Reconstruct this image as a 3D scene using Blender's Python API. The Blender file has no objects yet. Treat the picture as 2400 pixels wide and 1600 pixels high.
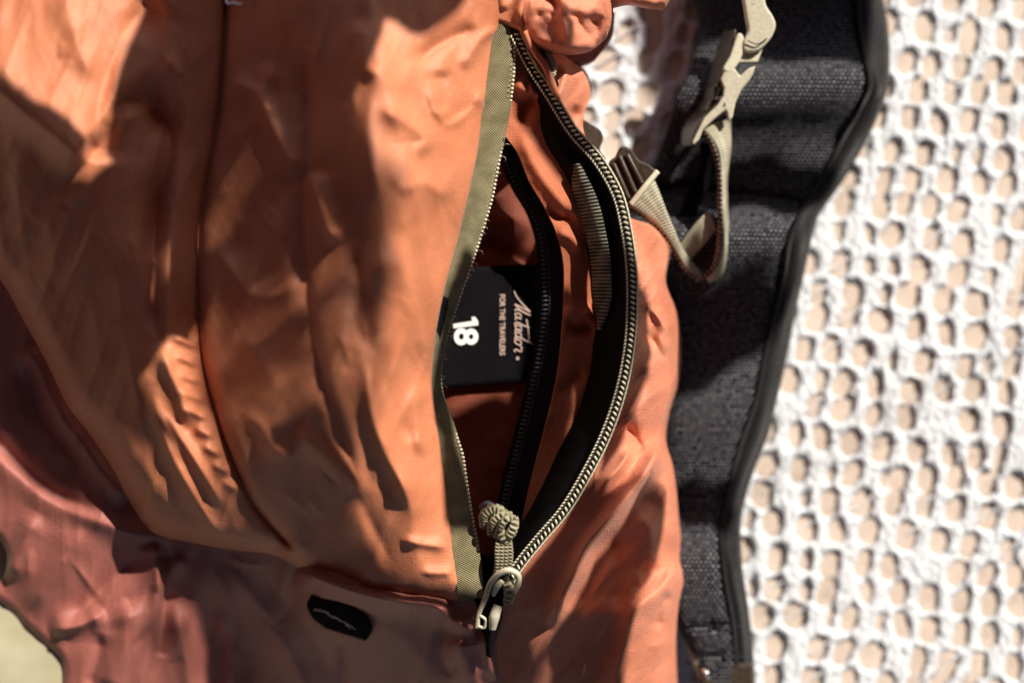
import bpy, math, random
import numpy as np
from mathutils import Vector
random.seed(4); np.random.seed(4)

# ------------------------------------------------------------------ camera, light, world
K = 0.0002            # one photo pixel on the zipper plane = 0.2 mm
D = 3000.0            # camera height above the zipper plane, same units
SC = bpy.context.scene
cd = bpy.data.cameras.new("camera"); cam = bpy.data.objects.new("camera", cd)
SC.collection.objects.link(cam); SC.camera = cam
cam.location = (0, 0, D*K)
cd.sensor_width = 36; cd.lens = 45; cd.clip_start = 0.01; cd.clip_end = 50
cd.dof.use_dof = True; cd.dof.focus_distance = (D+20)*K; cd.dof.aperture_fstop = 1.6
SUN_EL = math.radians(37); SAZ = math.atan2(0.78, 0.62)      # direction towards the sun, seen in plan
S = Vector((math.cos(SUN_EL)*math.cos(SAZ), math.cos(SUN_EL)*math.sin(SAZ), math.sin(SUN_EL)))
sl = bpy.data.lights.new("sun", 'SUN'); sl.energy = 5.0; sl.angle = math.radians(0.55); sl.color = (1, .93, .82)
so = bpy.data.objects.new("sun", sl); SC.collection.objects.link(so)
so.rotation_euler = S.to_track_quat('Z', 'Y').to_euler()
w = bpy.data.worlds.new("World"); SC.world = w; w.use_nodes = True
nt = w.node_tree; bg = nt.nodes['Background']
sky = nt.nodes.new('ShaderNodeTexSky'); sky.sky_type = 'NISHITA'; sky.sun_disc = False
sky.sun_elevation = SUN_EL; sky.sun_rotation = math.pi/2 - SAZ
nt.links.new(sky.outputs[0], bg.inputs[0]); bg.inputs[1].default_value = 0.05
SC.view_settings.view_transform = 'Standard'; SC.view_settings.look = 'None'
SC.view_settings.exposure = 0.58; SC.view_settings.gamma = 1

# ------------------------------------------------------------------ helpers
COL = SC.collection
def W(P):
    P = np.asarray(P, float); s = (D-P[..., 2])/D
    return np.stack([(P[..., 0]-1200)*s*K, (800-P[..., 1])*s*K, P[..., 2]*K], -1)
def cr(pts, n=None, step=None):
    """smooth curve through pts, n samples evenly spaced along it"""
    p = np.asarray(pts, float)
    if len(p) == 2 and n: return p[0]+(p[1]-p[0])*np.linspace(0, 1, n)[:, None]
    L = np.sqrt(((p[1:, :2]-p[:-1, :2])**2).sum(1))+1e-6; t = np.r_[0, np.cumsum(L)]
    m = np.zeros_like(p); sl_ = (p[1:]-p[:-1])/L[:, None]
    if len(p) > 2: m[1:-1] = (sl_[:-1]*L[1:, None]+sl_[1:]*L[:-1, None])/(L[1:]+L[:-1])[:, None]
    m[0] = sl_[0]; m[-1] = sl_[-1]
    if n is None: n = max(2, int(t[-1]/step)+1)
    q = np.linspace(0, t[-1], n); i = np.clip(np.searchsorted(t, q, 'right')-1, 0, len(p)-2)
    h = L[i]; u = ((q-t[i])/h)[:, None]; h = h[:, None]
    return ((2*u**3-3*u**2+1)*p[i]+(u**3-2*u**2+u)*h*m[i]+(-2*u**3+3*u**2)*p[i+1]+(u**3-u**2)*h*m[i+1])
def coons(top, bot, left, right, nu, nv):
    T = cr(top, nu); B = cr(bot, nu); Lf = cr(left, nv); R = cr(right, nv)
    u = np.linspace(0, 1, nu)[None, :, None]; v = np.linspace(0, 1, nv)[:, None, None]
    return ((1-v)*T[None]+v*B[None]+(1-u)*Lf[:, None]+u*R[:, None]
            -((1-u)*(1-v)*T[0]+u*(1-v)*T[-1]+(1-u)*v*B[0]+u*v*B[-1]))
def loft(A, B, n, m):
    a = cr(A, n); b = cr(B, n); v = np.linspace(0, 1, m)[None, :, None]
    return a[:, None]*(1-v)+b[:, None]*v
def poly_d(X, Y, pts):
    """signed distance (positive: image right when going down) and position along a smooth polyline"""
    q = cr(np.asarray(pts, float)[:, :2], max(3, len(pts)*4)); best = np.full(X.shape, 1e9); sd = np.zeros(X.shape); tt = np.zeros(X.shape)
    n = len(q)-1
    for i in range(n):
        a = q[i]; d = q[i+1]-a; l2 = (d**2).sum()+1e-9; l = math.sqrt(l2)
        t = ((X-a[0])*d[0]+(Y-a[1])*d[1])/l2; tc = np.clip(t, 0, 1)
        ex = X-a[0]-tc*d[0]; ey = Y-a[1]-tc*d[1]; r = ex*ex+ey*ey; k = r < best
        best[k] = r[k]; c = ((X-a[0])*d[1]-(Y-a[1])*d[0])/l
        sd[k] = (np.sign(c)*np.sqrt(r))[k]; tt[k] = ((i+tc)/n)[k]
    return sd, tt
def ridge(X, Y, pts, amp, wl, wr=None, s=4, taper=.25):
    wr = wr or wl; P = np.asarray(pts, float); r = 5*max(wl, wr)
    msk = (X > P[:, 0].min()-r) & (X < P[:, 0].max()+r) & (Y > P[:, 1].min()-r) & (Y < P[:, 1].max()+r)
    out = np.zeros(X.shape)
    if not msk.any(): return out
    d, t = poly_d(X[msk], Y[msk], pts); wd = np.where(d < 0, wl, wr)
    e = np.clip(np.minimum(t, 1-t)/max(taper, 1e-3), 0, 1); e = e*e*(3-2*e) if taper > 0 else 1
    out[msk] = amp*e*np.exp(-((np.sqrt(d*d+s*s)-s)/wd)**1.35); return out
def tps(X, Y, C):
    C = np.array(C, float); n = len(C)
    def U(r2): return r2*np.log(r2+1e-9)
    d2 = ((C[:, None, :2]-C[None, :, :2])**2).sum(-1)/1e6
    A = np.zeros((n+3, n+3)); A[:n, :n] = U(d2)+np.eye(n)*2e-3; A[:n, n] = 1; A[:n, n+1:] = C[:, :2]/1e3; A[n:, :n] = A[:n, n:].T
    wv = np.linalg.solve(A, np.r_[C[:, 2], 0, 0, 0])
    Z = wv[n]+wv[n+1]*X/1e3+wv[n+2]*Y/1e3
    for i in range(n): Z = Z+wv[i]*U(((X-C[i, 0])**2+(Y-C[i, 1])**2)/1e6)
    return Z
def vnoise(x, y, seed):
    r = np.random.RandomState(seed).rand(257, 257); xi = np.floor(x).astype(int); yi = np.floor(y).astype(int)
    fx = x-xi; fy = y-yi; fx = fx*fx*fx*(fx*(6*fx-15)+10); fy = fy*fy*fy*(fy*(6*fy-15)+10); a = xi % 256; b = yi % 256
    a1 = (a+1) % 256; b1 = (b+1) % 256
    return (r[a, b]*(1-fx)+r[a1, b]*fx)*(1-fy)+(r[a, b1]*(1-fx)+r[a1, b1]*fx)*fy
def crumple(X, Y, sc, seed, ang=0.0, st=1.0, octv=3):
    """creased nylon: ridged noise, stretched along one direction"""
    c, s_ = math.cos(ang), math.sin(ang); x = (X*c+Y*s_)/sc; y = (-X*s_+Y*c)/(sc*st)
    x = x+.6*vnoise(x*.7+9, y*.7, seed+50); y = y+.6*vnoise(x*.7, y*.7+5, seed+51); z = 0; a = 1
    for o in range(octv):
        n = 2*vnoise(x+37*o, y+11*o, seed+o)-1; z = z+a*(1-np.sqrt(n*n+(.04 if sc >= 100 else .012))); a *= .45; x = x*2.03; y = y*2.03
    return z-1.1
def creases(X, Y, n, box, ang, spread, seed, amp=5.5, ln=(50, 170)):
    """short crisp creases, mostly along one direction (ang from image down, positive to the right)"""
    rn = np.random.RandomState(seed); Z = np.zeros(X.shape)
    for _ in range(n):
        x = rn.uniform(box[0], box[2]); y = rn.uniform(box[1], box[3]); a = ang+rn.normal(0, spread); L = rn.uniform(*ln); b = a+rn.normal(0, .35)
        p = [(x, y), (x+L*.5*math.sin(a), y+L*.5*math.cos(a)), (x+L*.5*(math.sin(a)+math.sin(b)), y+L*.5*(math.cos(a)+math.cos(b)))]
        Z += ridge(X, Y, p, rn.choice([-1, 1, 1])*rn.uniform(.5, 1)*amp, rn.uniform(5, 9), rn.uniform(9, 20), s=1, taper=.4)
    return Z
def put(o, parent=None, label=None, kind=None):
    COL.objects.link(o); o.parent = parent
    if label: o['label'] = label
    if kind: o['kind'] = kind
    return o
def thing(name, label, cat, loc=(0, 0, 0)):
    o = bpy.data.objects.new(name, None); COL.objects.link(o); o.location = (0, 0, 0); o.empty_display_size = .02
    o['label'] = label; o['category'] = cat; return o
def mesh_from(name, V, F, mat, parent=None, uv=None, smooth=True, **kw):
    me = bpy.data.meshes.new(name); V = np.asarray(V, float)
    me.from_pydata([tuple(v) for v in V], [], F)
    if uv is not None:
        ul = me.uv_layers.new(name='UVMap'); li = np.empty(len(me.loops), np.int32); me.loops.foreach_get('vertex_index', li)
        ul.data.foreach_set('uv', np.asarray(uv, np.float32)[li].ravel())
    if smooth: me.polygons.foreach_set('use_smooth', [True]*len(me.polygons))
    me.materials.append(mat); me.update()
    return put(bpy.data.objects.new(name, me), parent, **kw)
def grid(name, P, mat, parent=None, thick=0, uv=None, **kw):
    nv, nu = P.shape[:2]; i = np.arange(nv*nu).reshape(nv, nu)
    F = np.stack([i[:-1, :-1], i[1:, :-1], i[1:, 1:], i[:-1, 1:]], -1).reshape(-1, 4).tolist()
    if uv is None: uv = P[..., :2]/100.0
    o = mesh_from(name, W(P).reshape(-1, 3), F, mat, parent, uv.reshape(-1, 2), **kw)
    if thick:
        m = o.modifiers.new('thickness', 'SOLIDIFY'); m.thickness = thick*K; m.offset = 0
    return o
def ribbon(name, A, B, mat, parent=None, m=7, step=6, bulge=0, thick=6, prof=None, **kw):
    """band between two edges, uv: u along the length in units of 100, v across"""
    A = np.asarray(A, float); B = np.asarray(B, float); L = np.sqrt(((A[1:, :2]-A[:-1, :2])**2).sum(1)).sum()
    n = max(4, int(L/step)); P = loft(A, B, n, m); v = np.linspace(0, 1, m)
    P[..., 2] += bulge*(1-(2*v-1)**2)[None]
    if prof is not None: P[..., 2] += prof(P[..., 0], P[..., 1], v[None]+0*P[..., 0])
    c = P[:, m//2, :2]; s = np.r_[0, np.cumsum(np.sqrt(((c[1:]-c[:-1])**2).sum(1)))]/100
    wdt = np.sqrt(((P[:, -1, :2]-P[:, 0, :2])**2).sum(-1))/100
    uv = np.stack([s[:, None]+0*P[..., 0], v[None]*np.mean(wdt)+0*P[..., 0]], -1)
    return grid(name, P, mat, parent, thick, uv, **kw)
def tube_data(pts, rad, seg=8, step=4, flat=1.0, closed_ends=True, n=None, wob=None):
    p = cr(pts, n, step); n = len(p); Pw = W(p)
    rad = np.interp(np.linspace(0, 1, n), np.linspace(0, 1, len(np.atleast_1d(rad))), np.atleast_1d(rad))*K
    if wob: rad = rad*(1+wob[0]*np.sin(np.arange(n)*wob[1]))
    t = np.gradient(Pw, axis=0); t /= np.linalg.norm(t, axis=1)[:, None]+1e-12
    up = np.array([0, 0, 1.0]); a = np.cross(t, up); na = np.linalg.norm(a, axis=1); a[na < .05] = (1, 0, 0)
    a /= np.linalg.norm(a, axis=1)[:, None]; b = np.cross(a, t)
    th = np.linspace(0, 2*math.pi, seg, endpoint=False); V = []; UV = []
    for i in range(n):
        for q in th:
            V.append(Pw[i]+rad[i]*(math.cos(q)*a[i]+flat*math.sin(q)*b[i])); UV.append((i/5, q/6.283))
    F = [(i*seg+j, i*seg+(j+1) % seg, (i+1)*seg+(j+1) % seg, (i+1)*seg+j) for i in range(n-1) for j in range(seg)]
    if closed_ends: F += [tuple(range(seg))[::-1], tuple((n-1)*seg+j for j in range(seg))]
    return V, F, UV
class MB:
    def __init__(s): s.V = []; s.F = []; s.U = []
    def add(s, d):
        o = len(s.V); s.V += list(d[0]); s.F += [tuple(i+o for i in f) for f in d[1]]; s.U += list(d[2]); return s
    def tube(s, *a, **k): return s.add(tube_data(*a, **k))
    def bead(s, c, ax, r):                      # ellipsoid, ax = unit dir in plan, r=(long, across, high)
        c = W(np.array(c, float)); V = []; F = []; dx = np.array([ax[0], -ax[1], 0]); dy = np.array([ax[1], ax[0], 0])
        rr = [(-.75, .62), (0, 1), (.75, .62)]
        V.append(c-dx*r[0]*K)
        for h, q in rr:
            for j in range(6):
                a = j*math.pi/3; V.append(c+dx*h*r[0]*K+q*(dy*math.cos(a)*r[1]+np.array([0, 0, 1])*math.sin(a)*r[2])*K)
        V.append(c+dx*r[0]*K)
        for j in range(6):
            k = (j+1) % 6; F.append((0, 1+k, 1+j)); F.append((19, 13+j, 13+k))
            for q in (0, 1): F.append((1+q*6+j, 1+q*6+k, 7+q*6+k, 7+q*6+j))
        return s.add((V, F, [(0, 0)]*20))
    def build(s, name, mat, parent=None, **kw): return mesh_from(name, s.V, s.F, mat, parent, s.U, **kw)
def plate(name, poly, zt, th, mat, parent=None, bev=4, holes=(), grad=(0, 0), n=None, **kw):
    """solid plate from an outline; zt top height (plus a tilt), th thickness"""
    import bmesh
    bm = bmesh.new(); cx = sum(p[0] for p in poly)/len(poly); cy = sum(p[1] for p in poly)/len(poly)
    pl = [tuple(p) for p in poly]
    if n: q = cr(np.array(pl+[pl[0]], float), n+1)[:-1]; pl = [tuple(a) for a in q]
    def wz(p): return zt+(p[0]-cx)*grad[0]+(p[1]-cy)*grad[1]
    top = [bm.verts.new(W(np.array([p[0], p[1], wz(p)]))) for p in pl]
    base = W(np.array([0, 0, 0.0]))
    bot = [bm.verts.new(v.co-Vector((0, 0, th*K))) for v in top]
    bm.faces.new(top); bm.faces.new(bot[::-1]); m = len(top)
    for i in range(m): bm.faces.new((top[i], bot[i], bot[(i+1) % m], top[(i+1) % m]))
    bmesh.ops.recalc_face_normals(bm, faces=bm.faces)
    me = bpy.data.meshes.new(name); bm.to_mesh(me); bm.free(); me.materials.append(mat)
    o = put(bpy.data.objects.new(name, me), parent, **kw)
    if bev: b = o.modifiers.new('bevel', 'BEVEL'); b.width = bev*K; b.segments = 3; b.limit_method = 'ANGLE'; b.angle_limit = .6
    return o

# ------------------------------------------------------------------ materials
def mat(name, col, rough=.6, spec=.3, sheen=0, metal=0, build=None, sss=0):
    m = bpy.data.materials.new(name); m.use_nodes = True; t = m.node_tree; b = t.nodes['Principled BSDF']
    b.inputs['Base Color'].default_value = (*col, 1); b.inputs['Roughness'].default_value = rough
    b.inputs['Specular IOR Level'].default_value = spec; b.inputs['Metallic'].default_value = metal
    b.inputs['Sheen Weight'].default_value = sheen; b.inputs['Sheen Roughness'].default_value = .4
    if build: build(t, b)
    return m
def N(t, ty, **kw):
    n = t.nodes.new(ty)
    for k, v in kw.items(): setattr(n, k, v)
    return n
def mth(t, op, a, b=None):
    n = N(t, 'ShaderNodeMath', operation=op)
    for i, x in enumerate((a, b)):
        if x is None: continue
        if isinstance(x, (int, float)): n.inputs[i].default_value = x
        else: t.links.new(x, n.inputs[i])
    return n.outputs[0]
def uvxy(t):
    u = N(t, 'ShaderNodeUVMap'); s = N(t, 'ShaderNodeSeparateXYZ'); t.links.new(u.outputs[0], s.inputs[0]); return u.outputs[0], s.outputs[0], s.outputs[1]
def ramp(t, fac, stops):
    r = N(t, 'ShaderNodeValToRGB'); e = r.color_ramp.elements
    while len(e) < len(stops): e.new(.5)
    for q, (p, c) in zip(e, stops): q.position = p; q.color = (*c, 1)
    t.links.new(fac, r.inputs[0]); return r.outputs[0]
def bump(t, b, h, st, dist=.0002):
    n = N(t, 'ShaderNodeBump'); n.inputs['Strength'].default_value = st; n.inputs['Distance'].default_value = dist
    t.links.new(h, n.inputs['Height'])
    if b.inputs['Normal'].links: t.links.new(b.inputs['Normal'].links[0].from_socket, n.inputs['Normal'])
    t.links.new(n.outputs[0], b.inputs['Normal'])
def noise(t, vec, sc, det=3):
    n = N(t, 'ShaderNodeTexNoise'); n.inputs['Scale'].default_value = sc; n.inputs['Detail'].default_value = det
    t.links.new(vec, n.inputs['Vector']); return n.outputs[0]
def fabric_nodes(c1, c2, weave=15, amp=.55):
    def f(t, b):
        v, x, y = uvxy(t)
        g = noise(t, v, 14, 4); gg = noise(t, v, .9, 3)
        a0 = mth(t, 'SINE', mth(t, 'MULTIPLY', mth(t, 'ADD', x, mth(t, 'MULTIPLY', y, 1.2)), weave*6.283)); fac = mth(t, 'ADD', mth(t, 'ADD', mth(t, 'MULTIPLY', g, .35), mth(t, 'MULTIPLY', gg, .65)), mth(t, 'MULTIPLY', a0, .035))
        c = ramp(t, fac, [(.36, c1), (.62, c2)]); t.links.new(c, b.inputs['Base Color'])
        a = mth(t, 'SINE', mth(t, 'MULTIPLY', mth(t, 'ADD', x, y), weave*6.283)); d = mth(t, 'SINE', mth(t, 'MULTIPLY', mth(t, 'SUBTRACT', x, y), weave*6.283))
        h = mth(t, 'ADD', mth(t, 'MULTIPLY', mth(t, 'MULTIPLY', a, d), .5), mth(t, 'MULTIPLY', g, 1.6))
        bump(t, b, h, amp, .00022)
        bump(t, b, noise(t, v, 2.2, 3), .25, .0012)
    return f
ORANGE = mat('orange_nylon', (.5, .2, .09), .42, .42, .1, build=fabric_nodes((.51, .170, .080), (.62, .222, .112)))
ROSE = mat('rose_orange_nylon', (.55, .2, .12), .48, .32, .1, build=fabric_nodes((.54, .178, .098), (.66, .24, .145)))
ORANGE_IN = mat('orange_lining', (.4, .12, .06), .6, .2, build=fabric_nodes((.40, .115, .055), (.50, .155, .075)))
SHADE_ORANGE = mat('shade_orange_nylon', (.34, .1, .06), .45, .4, .05, build=fabric_nodes((.29, .095, .074), (.38, .128, .102)))  # orange nylon darkened for the parts of the bag that lie in shade
def tape_nodes(c1, c2, along, strength=.8, across=0):
    def f(t, b):
        v, x, y = uvxy(t)
        a = mth(t, 'SINE', mth(t, 'MULTIPLY', x, along*6.283)); h = a
        if across: h = mth(t, 'MULTIPLY', a, mth(t, 'SINE', mth(t, 'MULTIPLY', y, across*6.283)))
        n = noise(t, v, 3, 3); fac = mth(t, 'ADD', mth(t, 'MULTIPLY', h, .22), n)
        t.links.new(ramp(t, fac, [(.25, c1), (.75, c2)]), b.inputs['Base Color']); bump(t, b, h, strength, .0006)
    return f
OLIVE = mat('olive_zipper_tape', (.3, .27, .12), .7, .2, .1, build=tape_nodes((.17, .142, .070), (.38, .325, .18), 18, .9, 18))
SUN_RIB = mat('sunlit_ribbed_webbing', (.2, .19, .11), .5, .3, build=tape_nodes((.012, .010, .008), (.29, .27, .20), 12, 1.0))  # pale tone for the sunlit stretch of the lip tape
BLACKT = mat('shade_black_tape', (.012, .012, .014), .85, .08, build=tape_nodes((.005, .0045, .006), (.011, .010, .011), 20, .3))
COIL = mat('beige_coil', (.62, .57, .42), .45, .4)
COILD = mat('dark_coil', (.03, .028, .02), .6, .3)
BCOIL = mat('black_coil', (.05, .055, .07), .35, .6)
LABEL = mat('black_label', (.008, .008, .012), .9, .04, build=fabric_nodes((.005, .0045, .006), (.008, .007, .009)))
PRINT = mat('white_print', (.85, .83, .8), .6, .2)
PRINT2 = mat('tan_print', (.62, .46, .38), .6, .2)
def cord_nodes(t, b):
    v, x, y = uvxy(t)
    a = mth(t, 'SINE', mth(t, 'ADD', mth(t, 'MULTIPLY', x, 9), mth(t, 'MULTIPLY', y, 12.566))); d = mth(t, 'SINE', mth(t, 'SUBTRACT', mth(t, 'MULTIPLY', x, 9), mth(t, 'MULTIPLY', y, 12.566)))
    h = mth(t, 'ADD', a, d)
    t.links.new(ramp(t, mth(t, 'ADD', mth(t, 'MULTIPLY', h, .25), .5), [(.1, (.09, .08, .042)), (.7, (.41, .37, .245))]), b.inputs['Base Color']); bump(t, b, h, .8, .0006)
CORD = mat('beige_cord', (.5, .46, .3), .7, .2, build=cord_nodes)
PLAST = mat('beige_plastic', (.55, .5, .36), .45, .4, build=lambda t, b: bump(t, b, noise(t, uvo(t), 900, 3), .3, .0001))  if False else None
def plast_nodes(sc, st, c1, c2):
    def f(t, b):
        o = N(t, 'ShaderNodeTexCoord').outputs['Object']; n = noise(t, o, sc, 4)
        t.links.new(ramp(t, n, [(.35, c1), (.65, c2)]), b.inputs['Base Color']); bump(t, b, n, st, .0002)
    return f
PLAST = mat('beige_plastic', (.55, .5, .36), .42, .4, build=plast_nodes(700, .35, (.50, .46, .345), (.60, .555, .425)))
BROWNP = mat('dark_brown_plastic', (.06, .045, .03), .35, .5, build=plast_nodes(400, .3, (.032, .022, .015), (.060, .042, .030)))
WEB = mat('beige_webbing', (.5, .46, .33), .7, .2, build=tape_nodes((.30, .28, .20), (.53, .495, .375), 14, .8, 5))
WEBD = mat('webbing_edge', (.08, .06, .04), .8, .1, build=tape_nodes((.02, .012, .01), (.3, .24, .2), 9, .9))
def strap_nodes(t, b):
    v, x, y = uvxy(t)
    fx, fy = 9.5, 11.5
    rowi = mth(t, 'FLOOR', mth(t, 'MULTIPLY', y, fy)); off = mth(t, 'MULTIPLY', mth(t, 'MODULO', rowi, 2.0), .5)
    cx = mth(t, 'SUBTRACT', mth(t, 'FRACT', mth(t, 'ADD', mth(t, 'MULTIPLY', x, fx), off)), .5)
    cy = mth(t, 'SUBTRACT', mth(t, 'FRACT', mth(t, 'MULTIPLY', y, fy)), .5)
    r = mth(t, 'ADD', mth(t, 'MULTIPLY', mth(t, 'MULTIPLY', cx, cx), 1.2), mth(t, 'MULTIPLY', mth(t, 'MULTIPLY', cy, cy), 2.4))
    n = noise(t, v, 9, 3)
    h = mth(t, 'SUBTRACT', 1.0, mth(t, 'MULTIPLY', r, 3.4))
    fac = mth(t, 'MULTIPLY', h, mth(t, 'ADD', mth(t, 'MULTIPLY', n, 1.2), .3))
    t.links.new(ramp(t, fac, [(.3, (.003, .003, .008)), (.6, (.045, .044, .056)), (.95, (.36, .345, .36))]), b.inputs['Base Color'])
    bump(t, b, h, .6, .0008)
MESHF = mat('black_spacer_mesh', (.03, .03, .04), .7, .15, build=strap_nodes)
BIND = mat('black_edge_binding', (.02, .02, .03), .5, .35, build=tape_nodes((.006, .006, .010), (.024, .022, .021), 11, .8))
def yarn_nodes(t, b):
    o = N(t, 'ShaderNodeTexCoord').outputs['Object']; n = noise(t, o, 500, 5)
    t.links.new(ramp(t, n, [(.3, (.56, .585, .64)), (.6, (.70, .715, .74))]), b.inputs['Base Color']); bump(t, b, n, .7, .0012)
YARN = mat('white_yarn', (.8, .8, .8), .8, .15, .2, build=yarn_nodes)
def tan_nodes(c1, c2, sc):
    def f(t, b):
        o = N(t, 'ShaderNodeTexCoord').outputs['Object']; n = noise(t, o, sc, 4)
        t.links.new(ramp(t, n, [(.3, c1), (.7, c2)]), b.inputs['Base Color']); bump(t, b, n, .3, .0006)
    return f
TAN = mat('tan_tabletop', (.5, .35, .22), .7, .2, build=tan_nodes((.52, .42, .35), (.66, .545, .46), 45))
CREAM = mat('cream_canvas', (.6, .55, .38), .8, .1, build=tan_nodes((.42, .37, .24), (.50, .45, .31), 60))
SHADE_LEAFM = mat('shade_leaf_russet', (.16, .06, .03), .6, .2, build=tan_nodes((.15, .055, .02), (.22, .085, .03), 30))
ADDED_TIMBER = mat('warm_bounce_timber', (.13, .042, .013), .8, .1)  # red tint picked so the added roof and walls bounce warm light
STEEL = mat('shiny_metal', (.7, .7, .7), .2, .5, metal=1)

# ------------------------------------------------------------------ ground: table top, cream cloth, crochet blanket
GZ = -440
def sheet_flat(name, x0, y0, x1, y1, z, m, **kw):
    P = np.array([[[x0, y0, z], [x1, y0, z]], [[x0, y1, z], [x1, y1, z]]], float); return grid(name, P, m, **kw)
tt = sheet_flat('tabletop', -6000, -6000, 8500, 7500, GZ-10, TAN, kind='structure')
tt['label'] = 'tan surface under the blanket and the backpack'
cc = coons([(-900, 700), (-300, 700), (120, 720)], [(-900, 2300), (-300, 2320), (420, 2300)], [(-900, 700), (-910, 2300)], [(120, 720), (300, 1500), (420, 2300)], 60, 60)
cc = np.dstack([cc, -236+5*crumple(cc[..., 0], cc[..., 1], 180, 3)])
e_ = np.linspace(-1, 1, 60); e_ = np.clip((np.maximum(np.abs(e_)[None], np.abs(e_)[:, None])-.8)/.2, 0, 1); cc[..., 2] -= 190*e_**2
c = grid('canvas_cushion', cc, CREAM, thick=5); c['label'] = 'plain cream canvas cushion showing at the lower left corner below the backpack'; c['category'] = 'cushion'

rng = np.random.RandomState(7)
tilt = math.tan(math.radians(5.2)); RP = 70.0
HO = []
for r in range(-1, 31):
    x = 1170+rng.uniform(0, 70)
    while x < 2700:
        y = -215+r*RP+(x-1300)*tilt+7*math.sin(x/170+r*1.9)+4*math.sin(x/61+r*.7)+rng.normal(0, 2)
        u = rng.rand(); rx = rng.uniform(19, 26); ry = rng.uniform(31, 36)
        if u < .16: rx = rng.uniform(11, 15); ry = rng.uniform(22, 29)
        if u > .93: rx = 29; ry = 33
        if rng.rand() < .04: ry = 48
        lean = rng.normal(-.16, .09)
        if rng.rand() < .965: HO.append((x, y, rx, ry, lean))
        gap = rng.uniform(20, 31) if rng.rand() < .8 else rng.uniform(31, 50)
        if rng.rand() < .07: gap = 9
        x += 2*rx+gap
gx = np.arange(1170, 2700, 4.0); gy = np.arange(-260, 1880, 4.0); GX, GY = np.meshgrid(gx, gy)
wx = GX+5*(vnoise(GX/16, GY/16, 5)-.5)+2.5*(vnoise(GX/6, GY/6, 6)-.5); wy = GY+5*(vnoise(GX/15, GY/17, 8)-.5)
F_ = np.full(GX.shape, 9.0)
for (x, y, rx, ry, le) in HO:
    a = max(0, int((x-90-1170)/4)); b = int((x+90-1170)/4); c_ = max(0, int((y-100+260)/4)); d_ = int((y+100+260)/4)
    if b <= 0 or d_ <= 0: continue
    sx_ = wx[c_:d_, a:b]-x; sy_ = wy[c_:d_, a:b]-y
    e = np.sqrt((np.abs((sx_-le*sy_)/rx))**2.3+(np.abs(sy_/ry))**2.3)
    F_[c_:d_, a:b] = np.minimum(F_[c_:d_, a:b], 1+(e-1)*rx/20)
q_ = np.clip((F_-.86)/.5, 0, 1); hh = q_*q_*(3-2*q_)
strand = np.sin(GX/3.6+GY*.06+9*vnoise(GX/40, GY/50, 15))
ZB = GZ-7+12*hh**.8+1.5*strand*hh+6*(vnoise(GX/9, GY/13, 9)-.5)*hh+9*(vnoise(GX/260, GY/260, 12)-.5)
bl = thing('crochet_blanket', 'white open crochet blanket with oval holes spread under the backpack and its black strap', 'blanket')
Pb = np.dstack([GX, GY, ZB]); nv, nu = GX.shape; ii = np.arange(nv*nu).reshape(nv, nu)
Fq = np.stack([ii[:-1, :-1], ii[1:, :-1], ii[1:, 1:], ii[:-1, 1:]], -1).reshape(-1, 4)
fm = (F_[:-1, :-1]+F_[1:, :-1]+F_[1:, 1:]+F_[:-1, 1:]).reshape(-1)/4 > .9
bo = mesh_from('open_stitch_fabric', W(Pb).reshape(-1, 3), Fq[fm].tolist(), YARN, bl, (Pb[..., :2]/100).reshape(-1, 2))
bo.modifiers.new('thickness', 'SOLIDIFY').thickness = 3*K
mb = MB()
for (x, y, rx, ry, le) in HO:
    for _ in range(2):
        a = rng.uniform(0, 6.28); q = rng.uniform(10, 24); px = x+rx*1.1*math.cos(a); py = y+ry*math.sin(a); a += rng.uniform(2, 4)
        mb.tube([(px, py, GZ+6), (px+q*.6*math.cos(a), py+q*.6*math.sin(a), GZ+10), (px+q*math.cos(a+.6), py+q*math.sin(a+.6), GZ+5)], [.9, .6], seg=3, n=4)
    if rng.rand() < .10:
        mb.tube([(x-rx*1.2, y+ry*.6, GZ), (x, y+rng.normal(0, 5), GZ-2), (x+rx*1.2, y-ry*.7, GZ)], [3, 2.4, 3], seg=5, n=5)
mb.build('stray_fibre', YARN, bl, kind='stuff')

# ------------------------------------------------------------------ backpack
bp = thing('backpack', 'orange nylon backpack lying open at its long curved zipper, black shoulder strap to the right', 'backpack')

# --- outlines shared by several pieces (photo pixels)
TL = [(1190, 30), (1180, 51), (1160, 80), (1150, 150), (1139, 219), (1116, 378), (1086, 510), (1063, 602), (1040, 689), (1021, 790), (1013, 892), (1030, 1030), (1050, 1183), (1065, 1310), (1082, 1410)]  # front panel edge
TT = [(1200, 30), (1203, 66), (1208, 153), (1198, 245), (1180, 332), (1157, 459), (1127, 561), (1086, 679), (1061, 750), (1040, 820), (1033, 878), (1040, 940), (1060, 985), (1086, 1065), (1101, 1167), (1116, 1249), (1132, 1345), (1134, 1420)]
RT = [(1200, 60), (1208, 82), (1244, 153), (1290, 224), (1341, 306), (1402, 377), (1448, 459), (1468, 541), (1478, 612), (1481, 714), (1476, 800), (1458, 902), (1417, 1024), (1376, 1106), (1320, 1198), (1259, 1269), (1211, 1330), (1180, 1380)]
SEAM = [(532, -40), (527, 60), (522, 150), (515, 250), (490, 400), (470, 520), (465, 700), (475, 850), (500, 950), (545, 1080), (600, 1190), (690, 1290)]

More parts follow.
